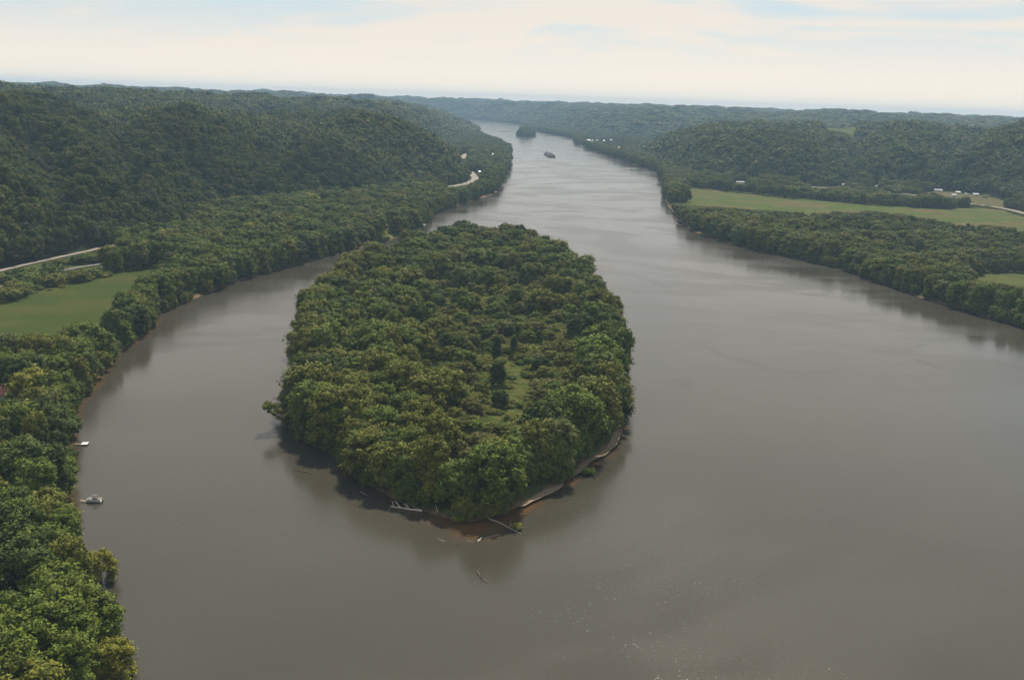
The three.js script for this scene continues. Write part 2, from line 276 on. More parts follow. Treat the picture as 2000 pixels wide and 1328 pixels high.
// ---------------------------------------------------------------- fields, roads, beach
function patch(poly, step, lift, colour) {            // a sheet that follows the ground inside an outline
  const b = boxOf(poly), pos = [], col = [], idx = [], nx = Math.ceil((b[2] - b[0]) / step), nz = Math.ceil((b[3] - b[1]) / step), at = new Map();
  const put = (x, z) => { pos.push(x, height(x, z) + lift, z); col.push(...colour(x, z)); return pos.length / 3 - 1; };
  for (let j = 0; j < nz; j++) for (let i = 0; i < nx; i++) {
    const x = b[0] + (i + 0.5) * step, z = b[1] + (j + 0.5) * step; if (!inside(x, z, poly)) continue;
    const v = (I, J) => { const k = J * (nx + 1) + I; if (!at.has(k)) at.set(k, put(b[0] + I * step, b[1] + J * step)); return at.get(k); };
    const a = v(i, j), c = v(i + 1, j), e = v(i + 1, j + 1), f = v(i, j + 1); idx.push(a, f, e, a, e, c);
  }
  const g = new THREE.BufferGeometry();
  g.setAttribute('position', new THREE.Float32BufferAttribute(pos, 3)); g.setAttribute('color', new THREE.Float32BufferAttribute(col, 3)); g.setIndex(idx); g.computeVertexNormals(); return g;
}
const vcol = new THREE.MeshPhysicalMaterial({ vertexColors: true, roughness: 1, specularIntensity: 0.05 });
function field(name, poly, step, colour, label) { return structure(top(name, shade(new THREE.Mesh(patch(poly, step, 0.35, colour), vcol))), label); }
const tint = (c, k) => [c[0] * k, c[1] * k, c[2] * k];
const mix3 = (a, b, t) => [lerp(a[0], b[0], t), lerp(a[1], b[1], t), lerp(a[2], b[2], t)];
field('bean_field', fieldLeft, 2.5, (x, z) => tint(mix3([0.042, 0.058, 0.013], [0.058, 0.064, 0.017], sm(-0.3, 0.4, fbm(x / 90, z / 60, 3))), (1 + 0.10 * Math.sin((x * 0.5 + z * 0.87) * 0.9)) * (1 + 0.16 * fbm(x / 8, z / 8, 3))), 'smooth green bean field behind the left bank trees');
field('hay_field', fieldRight, 6, (x, z) => { const t = fbm(x / 160, z / 70, 4); return tint(mix3([0.066, 0.086, 0.020], [0.104, 0.084, 0.036], sm(-0.05, 0.3, t)), (1 + 0.45 * fbm(x / 30, z / 14, 3)) * (1 + 0.06 * Math.sin((x * 0.3 + z) * 0.22))); }, 'long yellow-green hay field with brown patches across the right flats');
field('grass_field', fieldNear, 4, (x, z) => tint([0.070, 0.080, 0.024], 1 + 0.4 * fbm(x / 20, z / 20, 3)), 'olive grass field behind the bank trees at the right edge');
field('farm_yard_grass', yardRight, 5, (x, z) => tint([0.092, 0.082, 0.036], 1 + 0.25 * fbm(x / 25, z / 25, 3)), 'dry grass around the farm buildings on the right');
field('meadow_grass', meadow, 1.6, (x, z) => tint(mix3([0.052, 0.066, 0.016], [0.080, 0.076, 0.022], sm(-0.2, 0.4, fbm(x / 9, z / 9, 3))), 1 + 0.7 * fbm(x / 3, z / 3, 3)), 'rough weedy meadow in the middle of the island');
field('lawn', houseYard, 3, (x, z) => tint([0.085, 0.11, 0.025], 1 + 0.1 * fbm(x / 10, z / 10, 2)), 'bright lawn beside the red-roofed house at the left edge');
field('lawn', clearRoad, 3, (x, z) => tint([0.11, 0.115, 0.032], 1 + 0.15 * fbm(x / 10, z / 10, 2)), 'pale grassy boat ramp clearing between trees on the left bank');
field('pasture', hillFields[0], 10, (x, z) => tint([0.085, 0.108, 0.030], 1 + 0.2 * fbm(x / 40, z / 40, 2)), 'narrow light green pasture on the crest of the right hill');
field('pasture', hillFields[1], 10, (x, z) => tint([0.080, 0.10, 0.028], 1 + 0.2 * fbm(x / 40, z / 40, 2)), 'light green cleared pasture in the right hillside woods');
field('pasture', hillFields[2], 10, (x, z) => tint([0.075, 0.095, 0.028], 1 + 0.2 * fbm(x / 40, z / 40, 2)), 'tiny light green clearing on the left hills behind the spur');
function ribbon(p, w, lift, lo = -0.5, hi = 0.5) {
  const pos = [], idx = [];
  p.forEach(([x, z], i) => { const a = p[Math.max(0, i - 1)], b = p[Math.min(p.length - 1, i + 1)], l = Math.hypot(b[0] - a[0], b[1] - a[1]), nx = -(b[1] - a[1]) / l, nz = (b[0] - a[0]) / l;
    const y = Math.max(height(x, z), height(x + nx * w / 2, z + nz * w / 2), height(x - nx * w / 2, z - nz * w / 2)) + lift;
    for (const t of [lo, hi]) pos.push(x + nx * w * t, y, z + nz * w * t);
    if (i) { const k = 2 * i; idx.push(k - 2, k, k - 1, k - 1, k, k + 1); } });
  const g = new THREE.BufferGeometry(); g.setAttribute('position', new THREE.Float32BufferAttribute(pos, 3)); g.setIndex(idx); g.computeVertexNormals(); return g;
}
const roadMat = mat(0.23, 0.19, 0.155, 0.95, { side: THREE.DoubleSide }), gravelMat = mat(0.15, 0.13, 0.115, 0.95, { side: THREE.DoubleSide });
for (const r of roads) structure(top(r.name, shade(new THREE.Mesh(ribbon(r.s, r.w, 0.7), r.name === 'road' ? roadMat : gravelMat))), r.label);
// sand along the island's right shore
{
  const line = smoothLine(GP([[1220, 768], [1217, 788], [1206, 808], [1208, 836], [1186, 878], [1158, 898], [1130, 915], [1104, 937], [1080, 954], [1046, 972], [1010, 990]]), 90), pos = [], col = [], idx = [];
  line.forEach(([x, z], i) => { const a = line[Math.max(0, i - 1)], b = line[Math.min(line.length - 1, i + 1)], l = Math.hypot(b[0] - a[0], b[1] - a[1]), nx = (b[1] - a[1]) / l, nz = -(b[0] - a[0]) / l;
    const out = 2.0 + 1.4 * fbm(x / 30, z / 30, 2), w = 2.7 + 2.4 * fbm(x / 26 + 8, z / 26, 2);
    for (let k = 0; k < 5; k++) { const t = lerp(-w, out, k / 4); pos.push(x - nx * t, k === 4 ? -0.12 : Math.max(lerp(1.0, 0.0, Math.pow(k / 4, 0.7)), height(x - nx * t, z - nz * t) + 0.06), z - nz * t); col.push(...tint(SAND, 1 + 0.22 * fbm(x / 3 + k, z / 3, 3))); }
    if (i) for (let k = 0; k < 4; k++) { const q = 5 * i + k; idx.push(q - 5, q, q + 1, q - 5, q + 1, q - 4); } });
  const g = new THREE.BufferGeometry(); g.setAttribute('position', new THREE.Float32BufferAttribute(pos, 3)); g.setAttribute('color', new THREE.Float32BufferAttribute(col, 3)); g.setIndex(idx); g.computeVertexNormals();
  structure(top('sand_beach', shade(new THREE.Mesh(g, new THREE.MeshStandardMaterial({ vertexColors: true, roughness: 1, side: THREE.DoubleSide })))), 'narrow tan sand beach along the island’s right front shore');
}

// ---------------------------------------------------------------- trees
// crowns of unit size: lobes hung on a crown shape, each a rough dark core under many leaf sprays
function crownGeometry(seed, o) {
  const q = mulberry(seed), P = [], N = [], C = [], lobes = [];
  const tri = (a, b, c, n, k) => { P.push(...a, ...b, ...c); for (let i = 0; i < 3; i++) { N.push(n[0], n[1], n[2]); C.push(k[0], k[1], k[2]); } };
  for (let i = 0; i < o.lobes; i++) {
    const t = (i + 0.5) / o.lobes, up = lerp(o.low, 1, Math.pow(t, 0.75)), a = i * 2.39996 + q() * 0.9;
    const prof = o.profile(up), rad = prof * (0.45 + 0.55 * Math.sqrt(q())) * o.spread;
    lobes.push([Math.cos(a) * rad + (o.lean ?? 0) * up, lerp(o.base, 1 - o.lobe * 0.75, up), Math.sin(a) * rad, o.lobe * (0.55 + 0.75 * q()) * (o.taper ? lerp(1, 0.55, up) : 1)]);
  }
  const v = new THREE.Vector3(), n = new THREE.Vector3(), t1 = new THREE.Vector3(), t2 = new THREE.Vector3();
  for (const [x, y, z, r] of lobes) {
    const core = new THREE.IcosahedronGeometry(1, o.coreDetail ?? 0).attributes.position, cp = [];
    for (let i = 0; i < core.count; i++) { v.fromBufferAttribute(core, i); const f = r * 0.74 * (1 + 0.25 * n3(v.x * 1.7 + x * 9, v.y * 1.7 + y * 9, v.z * 1.7 + z * 9)); cp.push([x + v.x * f, y + v.y * f * o.squash, z + v.z * f, v.x, v.y, v.z]); }
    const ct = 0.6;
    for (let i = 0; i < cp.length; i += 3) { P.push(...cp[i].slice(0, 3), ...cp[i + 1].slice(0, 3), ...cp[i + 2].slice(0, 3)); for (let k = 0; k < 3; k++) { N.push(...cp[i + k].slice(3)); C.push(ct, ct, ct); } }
    for (let i = 0; i < o.leaves; i++) {
      const w = q() * 2 - 1, a = q() * 6.283, s = Math.sqrt(1 - w * w); v.set(s * Math.cos(a), w, s * Math.sin(a)); if (v.y < -0.55 && !o.droop) v.y *= -0.6, v.normalize();
      const bulge = 1 + 0.25 * n3(v.x * 1.7 + x * 9, v.y * 1.7 + y * 9, v.z * 1.7 + z * 9), f = r * bulge * (0.70 + 0.50 * q());
      const c0 = [x + v.x * f, y + v.y * f * o.squash - (o.droop ?? 0) * r * q() * q(), z + v.z * f];
      n.set(v.x + (q() - 0.5) * 1.9, v.y + 0.35 + (q() - 0.5) * 1.9, v.z + (q() - 0.5) * 1.9).normalize();
      t1.set(q() - 0.5, q() - 0.5, q() - 0.5).cross(n).normalize(); t2.crossVectors(n, t1);
      const L = o.leaf * (0.6 + 0.8 * q()), M = L * (0.5 + 0.4 * q()), k = 0.6 + 0.8 * q(), kk = [k * (0.94 + 0.16 * q()), k, k * (0.8 + 0.3 * q())];
      const at = (a1, b1, u = 0) => [c0[0] + t1.x * a1 * L + t2.x * b1 * M + n.x * u * L, c0[1] + t1.y * a1 * L + t2.y * b1 * M + n.y * u * L - (o.droop ?? 0) * (a1 > 0 ? L * 0.6 : 0), c0[2] + t1.z * a1 * L + t2.z * b1 * M + n.z * u * L];
      const nn = [0.3 * v.x + 0.7 * n.x, 0.3 * v.y + 0.7 * n.y, 0.3 * v.z + 0.7 * n.z];
      tri(at(-1, -0.7), at(1, -0.5 + q(), -0.2), at(-0.5 + q(), 1.1, -0.1), nn, kk);
    }
  }
  const g = new THREE.BufferGeometry(); g.setAttribute('position', new THREE.Float32BufferAttribute(P, 3)); g.setAttribute('normal', new THREE.Float32BufferAttribute(N, 3)); g.setAttribute('color', new THREE.Float32BufferAttribute(C, 3));
  return g;
}
function trunkGeometry(seed, o) {
  const q = mulberry(seed + 99), lean = o.lean ?? 0, list = [tube([0, -0.05, 0], [lean * 0.45, o.base + 0.25, 0], 0.030, 0.018, 7)];
  for (let i = 0; i < 6; i++) { const a = i * 1.05 + q(), y = lerp(0.15, o.base + 0.2, q()), r = o.spread * o.profile(0.4) * (0.5 + 0.4 * q()); list.push(tube([lean * 0.45 * y / (o.base + 0.25), y, 0], [Math.cos(a) * r + lean * 0.6, y + 0.18 + 0.2 * q(), Math.sin(a) * r], 0.013, 0.004, 5)); }
  return merge(list);
}
const dome = (u) => Math.sqrt(Math.max(0, 1 - Math.pow(Math.abs(u - 0.30) / 0.80, 2.2)));
const kinds = {                                           // unit height 1, crown radius about spread
  broad: { lobes: 44, low: 0, base: 0.14, lobe: 0.112, spread: 0.34, squash: 0.85, leaves: 128, leaf: 0.0242, profile: dome },
  round: { lobes: 40, low: 0, base: 0.15, lobe: 0.124, spread: 0.36, squash: 0.80, leaves: 138, leaf: 0.0250, profile: dome },
  tall: { lobes: 34, low: 0, base: 0.12, lobe: 0.100, spread: 0.23, squash: 1.15, leaves: 150, leaf: 0.0218, profile: dome },
  willow: { lobes: 30, low: 0, base: 0.12, lobe: 0.135, spread: 0.38, squash: 0.9, leaves: 170, leaf: 0.0234, droop: 0.7, profile: dome },
  cedar: { lobes: 22, low: 0, base: 0.10, lobe: 0.105, spread: 0.12, squash: 1.5, leaves: 150, leaf: 0.0234, taper: true, profile: (u) => 1 - 0.75 * u },
  shrub: { lobes: 14, low: 0, base: 0.25, lobe: 0.32, spread: 0.62, squash: 0.8, leaves: 150, leaf: 0.0585, profile: dome },
  leaning: { lobes: 26, low: 0, base: 0.25, lobe: 0.10, spread: 0.30, squash: 0.7, leaves: 150, leaf: 0.0265, lean: 0.75, profile: dome },
};
const shapes = {};
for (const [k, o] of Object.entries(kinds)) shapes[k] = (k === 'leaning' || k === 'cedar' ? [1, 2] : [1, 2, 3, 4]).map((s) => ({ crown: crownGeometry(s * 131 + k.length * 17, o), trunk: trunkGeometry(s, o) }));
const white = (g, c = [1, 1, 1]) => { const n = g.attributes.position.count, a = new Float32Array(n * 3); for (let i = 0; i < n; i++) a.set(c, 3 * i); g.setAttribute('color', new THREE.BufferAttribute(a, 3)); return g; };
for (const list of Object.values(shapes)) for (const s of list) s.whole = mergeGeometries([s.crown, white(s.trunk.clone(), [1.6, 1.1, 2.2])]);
// far away: the same crowns with fewer, larger sprays
const farShapes = [1, 2, 3, 4, 5].map((s) => crownGeometry(s * 77, { ...kinds[s % 2 ? 'broad' : 'round'], lobes: 9, lobe: s % 2 ? 0.24 : 0.27, leaves: 46, leaf: 0.075 }));

const tones = {
  green: [0.095, 0.128, 0.015], olive: [0.128, 0.136, 0.018], dark: [0.054, 0.077, 0.012], yellow: [0.187, 0.186, 0.020], brownish: [0.126, 0.122, 0.028], grey: [0.121, 0.136, 0.037], bright: [0.107, 0.162, 0.018],
};
const toneWord = { green: 'mid green', olive: 'olive green', dark: 'dark green', yellow: 'yellow-green', brownish: 'brownish olive', grey: 'grey-green', bright: 'bright green' };
const leafMats = Object.fromEntries(Object.entries(tones).map(([k, c]) => [k, new THREE.MeshPhysicalMaterial({ color: new THREE.Color().setRGB(...c), vertexColors: true, roughness: 0.8, specularIntensity: 0.3, side: THREE.DoubleSide })]));
const forestMat = new THREE.MeshPhysicalMaterial({ vertexColors: true, roughness: 0.8, specularIntensity: 0.3, side: THREE.DoubleSide });
const barkMat = mat(0.10, 0.078, 0.055, 0.95), paleBark = mat(0.36, 0.33, 0.29, 0.9);
const pick = (q, table) => { let t = q() * table.reduce((s, e) => s + e[1], 0); for (const [k, w] of table) if ((t -= w) <= 0) return k; return table[0][0]; };

const frame = (x, y, z) => { const v = new THREE.Vector3(x, y, z).applyMatrix4(camera.matrixWorldInverse); const d = -v.z; return [1000 + v.x / d * FPX, 664 - v.y / d * FPX, d]; };
const planted = [];                                      // {x,y,z,h,w,kind,shape,tone,zone,turn}
function plant(x, z, h, w, kind, tone, zone, turn = rnd() * 6.283) { const m = ceiling(x, z, height(x, z)); if (m < 0.6) return; if (m < h) { h = m; if (h < 6) kind = 'shrub'; } planted.push({ x, y: height(x, z) - 0.3, z, h, w, kind, shape: Math.floor(rnd() * shapes[kind].length), tone, zone, turn }); }
function scatter(poly, step, f) { const b = boxOf(poly); for (let z = b[1]; z < b[3]; z += step) for (let x = b[0]; x < b[2]; x += step) { const X = x + (rnd() - 0.5) * step * 0.95, Z = z + (rnd() - 0.5) * step * 0.95; if (inside(X, Z, poly)) f(X, Z); } }

// what the woods leave in view from the height: growth before these places stays low
const sight = [[168, 868, 0.5, 9], [178, 980, 0.5, 10], [-6, 776, 4, 12], [5, 768, 4, 8], [752, 446, 4, 6], [755, 460, 3, 6], [939, 338, 4, 8], [857, 275, 4, 14], [962, 303, 4, 9], [1863, 384, 4, 12], [1871, 378.5, 4, 12], [1886, 381, 4, 9], [1906, 382, 4, 11], [1833, 374, 5, 12], [1446, 358, 4, 16], [1713, 366, 4, 7], [1650, 363, 4, 7], [1628, 364, 4, 10], [1610, 366, 4, 10], [1590, 365, 4, 8], [1925, 387, 4, 12],
  ...[[1142, 274.5], [1149, 276], [1155, 278], [1168, 276.5], [1178, 277], [1190, 275], [1196, 276], [1209, 286], [1209, 289]].map((p) => [...p, 5, 11]),
  [904, 308, 4, 12], [909, 302, 4, 12], ...[[884, 363], [895, 361], [906, 359], [916, 355], [924, 350], [927, 346]].map((p) => [...p, 5, 12]),
  ...[0, 30, 60, 90, 120, 150, 180].map((x) => [x, lerp(530, 490, x / 180), 4, 9]), ...[140, 165, 185].map((x) => [x, lerp(525, 517, (x - 140) / 50), 4, 6]),
  ...[[1350, 399], [1400, 401], [1450, 404], [1500, 408], [1560, 411], [1620, 409], [1680, 408], [1740, 409], [1800, 416], [1850, 426], [1900, 434], [1950, 438], [2000, 442]].map((p) => [...p, 4, 40]),
  [1905, 398, 5, 10], [1925, 400, 5, 10], [1950, 404, 5, 10], [1975, 410, 5, 12], [1992, 415, 5, 12], [1740, 376, 5, 9], [1765, 379, 5, 9], [1785, 382, 5, 9],
  [1935, 546, 4, 14], [1965, 548, 4, 14], [1995, 552, 4, 14],
  ...[[1005, 725], [1020, 745], [1012, 768], [1002, 805], [975, 822]].map((p) => [...p, 3, 5])]
  .map(([px, py, y, w]) => { const p = G(px, py, y); return { x: p[0], z: p[1], y, w, r: Math.hypot(...p) }; });
function ceiling(x, z, y) {
  const r = Math.hypot(x, z); let m = 99;
  for (const t of sight) { const along = (x * t.x + z * t.z) / t.r; if (along > t.r + t.w * 0.7 || along < t.r - 420) continue; const side = Math.abs(x * t.z - z * t.x) / t.r; if (side < t.w) m = Math.min(m, EYE - (EYE - t.y) * Math.min(1, along / t.r) - y); }
  return m * 0.92;
}
// island
scatter(island, 7.6, (x, z) => {
  const s = polyDist(x, z, island); if (s < 2.2) return;
  const far = sm(-500, -900, z), rightSide = sm(10, 70, x - 0.02 * z), [px, py] = frame(x, 12, z);
  if (inside(x, z, meadow)) { for (let k = 0; k < 5; k++) if (rnd() < 0.75) plant(x + 7 * (rnd() - 0.5), z + 7 * (rnd() - 0.5), 0.7 + 2.4 * rnd() * rnd(), 1.4, 'shrub', pick(rnd, [['olive', 3], ['yellow', 2], ['green', 2]]), 'isle meadow'); return; }
  const edge = s < 14, n = fbm(x / 45, z / 45, 3);
  const scrub = !edge && (px > 830 && n > -0.12 && z > -800 || px > 880 && px < 1130 && py > 600 && py < 880);     // lower, olive growth on the right half
  if (scrub) {
    const h = 6 + 6 * rnd() + 2 * n; plant(x, z, h, 1.25, rnd() < 0.55 ? 'shrub' : 'round', pick(rnd, [['olive', 5], ['brownish', n > 0.1 ? 2.5 : 0.6], ['green', 2], ['dark', 1.3]]), 'isle scrub');
    const t = planted[planted.length - 1]; if (t.kind === 'shrub') t.h = Math.min(t.h, 5.5); return;
  }
  if (!edge && rnd() < 0.30) { if (rnd() < 0.6) plant(x, z, 4 + 4 * rnd(), 1.1, 'shrub', pick(rnd, [['green', 3], ['dark', 2]]), 'isle scrub'); return; }
  const h = (edge ? 13 : 11) + 12 * Math.pow(rnd(), 1.3) + 5 * n;
  plant(x, z, h, 0.82 + 0.5 * rnd(), pick(rnd, [['broad', 5], ['round', 4], ['tall', 1.5], ['willow', edge ? 2 : 0.3]]), pick(rnd, px < 820 && n > 0 ? [['olive', 5], ['green', 3], ['yellow', 0.3]] : [['green', 4], ['olive', 3], ['dark', 1.6], ['grey', 0.7]]), edge ? 'isle edge' : 'isle wood');
});
// low growth leaning over the waterline
function fringe(line, zone, n, lo, hi) { for (let i = 0; i < n; i++) { const t = (i + rnd() * 0.8) / n * (line.length - 1), k = Math.floor(t), f = t - k, a = line[k], b = line[Math.min(k + 1, line.length - 1)], x = lerp(a[0], b[0], f) + (rnd() - 0.5) * 2.5, z = lerp(a[1], b[1], f) + (rnd() - 0.5) * 2.5, s = shore(x, z); if (s < 0.2 || rnd() < 0.12) continue; plant(x, z, lo + (hi - lo) * rnd(), 1.15, rnd() < 0.5 ? 'round' : 'willow', pick(rnd, [['green', 4], ['olive', 3], ['grey', 1], ['dark', 1.5]]), zone); } }
{
  const L = island.length, seg = (a, b) => island.slice(Math.floor(L * a), Math.floor(L * b));
  fringe(seg(0.30, 0.97), 'isle edge', 260, 5, 10);
  fringe(seg(0.0, 0.05), 'isle edge', 20, 5, 9); fringe(seg(0.085, 0.11), 'isle edge', 10, 5, 9); fringe(seg(0.16, 0.30), 'isle edge', 60, 5, 9);
  fringe(smoothLine(leftBank.slice(1, 30), 300), 'left', 420, 5, 11); fringe(smoothLine(rightBank.slice(1, 22), 300), 'right', 460, 5, 11);
}
// left bank flats
const flatsLeft = [...leftBank, [-2700, -6900], [-3300, -3000], [-1500, 200]];
const flatsRight = [[1900, -400], ...rightBank, [-2700, -8000], [1200, -5200], [2600, -2400]];
function flats(poly, zone, word) {
  scatter(poly, 8.8, (x, z) => {
    const r = Math.hypot(x, z), a = Math.atan2(x, -z); if (Math.abs(a) > R(33) || r < 150 || z > -60 || inside(x, z, hillLeft) || inside(x, z, hillRight)) return;
    const s = shore(x, z); if (s < 2.0 || nearRoad(x, z, r > 1500 ? 9 : 5)) return;
    if (r > 2200 && rnd() < 1 - 2200 / r) return;
    const grow = r > 2200 ? 1.1 : 1;
    if (open.some((p) => inside(x, z, p))) { return; }
    if (inside(x, z, village) && rnd() < 0.6) return;
    const n = fbm(x / 60, z / 60, 3);
    if (inside(x, z, brushRight) || inside(x, z, fieldGap)) { if (rnd() < 0.75) plant(x, z, rnd() < 0.3 ? 8 + 6 * rnd() : 3 + 3 * rnd(), 1.1, rnd() < 0.35 ? 'round' : 'shrub', pick(rnd, [['green', 2], ['olive', 3], ['grey', 3]]), zone + ' brush'); return; }
    if (inside(x, z, brush)) { for (let k = 0; k < 3; k++) if (rnd() < 0.6) plant(x + 6 * (rnd() - 0.5), z + 6 * (rnd() - 0.5), rnd() < 0.24 ? 6 + 6 * rnd() : 0.9 + 2.6 * rnd() * rnd(), 1.2, rnd() < 0.1 ? 'round' : 'shrub', pick(rnd, [['green', 3], ['olive', 4], ['dark', 1]]), zone + ' brush'); return; }
    if (s > 16 && rnd() < (zone === 'right' ? 0.12 : 0.22)) return;
    const low = zone === 'right' && s > 60 && n > -0.1;
    const h = (low ? 7 + 6 * rnd() : s < 16 ? 14 + 7 * rnd() : 13 + 8 * rnd()) + 4 * n;
    plant(x, z, h * grow, 0.85 + 0.5 * rnd(), pick(rnd, [['broad', 5], ['round', 4], ['tall', 2], ['willow', s < 16 ? 1.5 : 0.3]]), pick(rnd, zone === 'right' ? [['olive', 4], ['grey', 3], ['green', 3], ['brownish', 1]] : [['green', 5], ['olive', 2.5], ['dark', 1.5], ['yellow', 0.15], ['grey', 0.5]]), zone);
  });
}
flats(flatsLeft, 'left'); flats(flatsRight, 'right');
// hedgerow and lone trees in the right fields
for (const [a, b, n] of [[[1712, 400], [1862, 409], 26], [[1560, 386], [1640, 393], 12], [[1340, 365], [1560, 389], 34], [[1830, 402], [1880, 402], 10]]) for (let i = 0; i < n; i++) { const t = i / n, [x, z] = G(lerp(a[0], b[0], t) + 3 * (rnd() - 0.5), lerp(a[1], b[1], t) - 2 * rnd(), 4); plant(x, z, 13 + 7 * rnd(), 1.1, 'round', pick(rnd, [['green', 3], ['dark', 3], ['olive', 1]]), 'right'); }
scatter(farIsland, 8, (x, z) => { const d = polyDist(x, z, farIsland); plant(x, z, 12 + Math.min(22, d * 0.8) + 6 * rnd(), 1.1, 'round', pick(rnd, [['green', 3], ['dark', 2], ['olive', 1]]), 'far isle'); });

// weedy margins of the fields
for (const [poly, n] of [[fieldLeft, 150], [fieldRight, 260], [fieldNear, 60], [meadow, 70]]) for (let i = 0; i < n; i++) { const t = rnd() * poly.length, k = Math.floor(t), a = poly[k], b = poly[(k + 1) % poly.length], f = t - k, x = lerp(a[0], b[0], f) + (rnd() - 0.5) * 10, z = lerp(a[1], b[1], f) + (rnd() - 0.5) * 10; if (Math.abs(x / z) < 0.62 && z < 0) plant(x, z, 1.3 + 2.6 * rnd(), 1.3, 'shrub', pick(rnd, [['olive', 3], ['yellow', 1], ['green', 3]]), poly === meadow ? 'isle meadow' : x < 0 ? 'left brush' : 'right brush'); }
// trees that one can point to, each with its own label
const singles = [];
function single(name, p, h, w, kind, tone, label, category = 'tree', turn = rnd() * 6.283, drop = 0.2) { singles.push({ name, x: p[0], z: p[1], y: Math.max(height(p[0], p[1]), 0.1) - drop, h, w, kind, shape: singles.length % shapes[kind].length, tone, label, category, turn }); }
single('leaning_tree', G(572, 838, 1), 13, 1.1, 'leaning', 'olive', 'sparse tree leaning far out over the water at the island’s left corner', 'tree', Math.PI);
single('shore_willow', G(196, 1128, 1), 10, 1.15, 'willow', 'yellow', 'bright yellow-green willow hanging over the water below the pontoon boat', 'tree');
single('shore_willow', G(222, 1318, 1), 11, 1.2, 'willow', 'yellow', 'lime-green willow at the bottom left corner beside the water', 'tree');
single('large_tree', G(1160, 757, 2), 26, 1.2, 'broad', 'bright', 'biggest, fresh green dome-shaped tree on the island’s right shore above the beach', 'tree');
single('overhanging_tree', G(1186, 858, 1), 15, 1.05, 'leaning', 'green', 'dark tree overhanging the water at the end of the island beach', 'tree', 0);
single('vine_covered_tree', G(1105, 900, 2), 14, 1.25, 'round', 'bright', 'pale green vine-draped tree just behind the island’s sand beach', 'tree');
single('tip_tree', G(842, 985, 1), 9, 1.1, 'broad', 'yellow', 'yellow-green small tree lit at the waterline of the island’s front tip', 'tree');
single('yellowing_tree', G(62, 800, 4), 19, 1.25, 'round', 'yellow', 'broad yellowing tree on the left bank beside the red-roofed house', 'tree');
for (const [x, y, h, l] of [[970, 702, 13, 'leftmost of three dark columnar cedars in the middle of the island'], [1003, 700, 13, 'middle one of three dark columnar cedars in the middle of the island'], [1052, 686, 12, 'rightmost of three dark columnar cedars in the middle of the island']]) single('cedar_tree', G(x, y, 3), h, 1.3, 'cedar', 'dark', l);
single('dark_tree', G(972, 757, 3), 13, 1.15, 'tall', 'dark', 'dark upright tree in the clearing, above the meadow’s lone bush', 'tree');
single('dark_tree', G(975, 800, 3), 9, 1.2, 'round', 'dark', 'lone dark round tree standing in the yellow meadow of the island', 'tree');
single('dark_tree', G(898, 700, 3), 12, 1.2, 'round', 'dark', 'dark pair-crowned tree left of the cedars in the island’s middle', 'tree');
single('field_tree', G(40, 556, 4), 13, 1.15, 'round', 'green', 'lone round tree beside the road at the far left edge', 'tree');
single('field_tree', G(1787, 405, 4), 17, 1.2, 'round', 'olive', 'lone tree standing out in front of the hedgerow in the right field', 'tree');
for (const [x, y, h, t, l] of [[884, 1010, 3.2, 'grey', 'grey-green shrub on the waterline at the island’s tip'], [894, 1017, 2.4, 'yellow', 'small rusty yellow shrub in the water at the island’s very tip'], [1008, 1031, 2.4, 'yellow', 'yellow shrub growing on the fallen log right of the island tip'], [945, 1004, 2.2, 'olive', 'olive shrub at the root of the long fallen log'], [1150, 925, 3.0, 'green', 'green bush fallen into the water before the beach'], [1108, 930, 3.6, 'olive', 'olive bush on the sand between the two beach strips'], [123, 553, 5, 'dark', 'round dark bush at the upper edge of the bean field']]) single('shrub', G(x, y, 0.5), h, 1.1, 'shrub', t, l, 'shrub');

for (const t of planted) { const [px, py, d] = frame(t.x, t.y + t.h * 0.7, t.z); t.size = t.h * t.w / d; t.seen = px > -20 && px < 2020 && py > -20 && py < 1350; for (const s of singles) if (Math.hypot(t.x - s.x, t.z - s.z) < s.h * (s.kind === 'leaning' ? 0.2 : 0.22) && Math.abs(t.z - s.z) < 12) t.gone = true; }
const standing = planted.filter((t) => !t.gone);
// the tree things: those that show largest
const N_THINGS = 300 - singles.filter((s) => s.category === 'tree').length;
const treesOnly = standing.filter((t) => t.seen && t.kind !== 'shrub').sort((a, b) => b.size - a.size).slice(0, N_THINGS);
const protos = {};
function treeThing(t, name) {
  const key = t.kind + t.shape; let o;
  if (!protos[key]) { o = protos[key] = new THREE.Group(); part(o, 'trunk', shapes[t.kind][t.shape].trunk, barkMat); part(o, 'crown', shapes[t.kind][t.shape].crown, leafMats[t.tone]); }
  else { o = protos[key].clone(); o.userData = {}; }
  o.children[1].material = leafMats[t.tone];
  o.position.set(t.x, t.y, t.z); o.rotation.y = t.turn; o.scale.set(t.h * t.w, t.h, t.h * t.w);
  return top(name, o);
}
const kindWord = { broad: 'broad', round: 'rounded', tall: 'tall narrow', willow: 'drooping', cedar: 'columnar', leaning: 'leaning' };
const ordinal = ['leftmost', 'second from left', 'third from left', 'fourth from left', 'fifth from left', 'sixth from left', 'seventh from left', 'eighth from left'];
function whereabouts(t) {
  const [px, py] = frame(t.x, t.y + t.h * 0.6, t.z);
  if (t.zone.startsWith('left')) return py > 1180 ? 'at the bottom left corner' : py > 1040 ? 'left of the overhanging willow' : py > 930 ? 'behind the pontoon boat' : py > 850 ? 'behind the small white float' : py > 740 ? 'near the red-roofed house' : py > 610 ? 'below the bean field' : 'beside the bean field';
  if (t.zone.startsWith('isle')) return py > 930 ? 'at the island’s front tip' : px < 640 ? 'on the island’s left shore' : px > 1090 ? 'along the island’s beach side' : py > 830 ? (px < 820 ? 'left behind the island tip' : 'right behind the island tip') : px < 820 ? 'in the island’s left half' : 'around the island’s meadow';
  return 'on the right bank';
}
const alike = new Map();
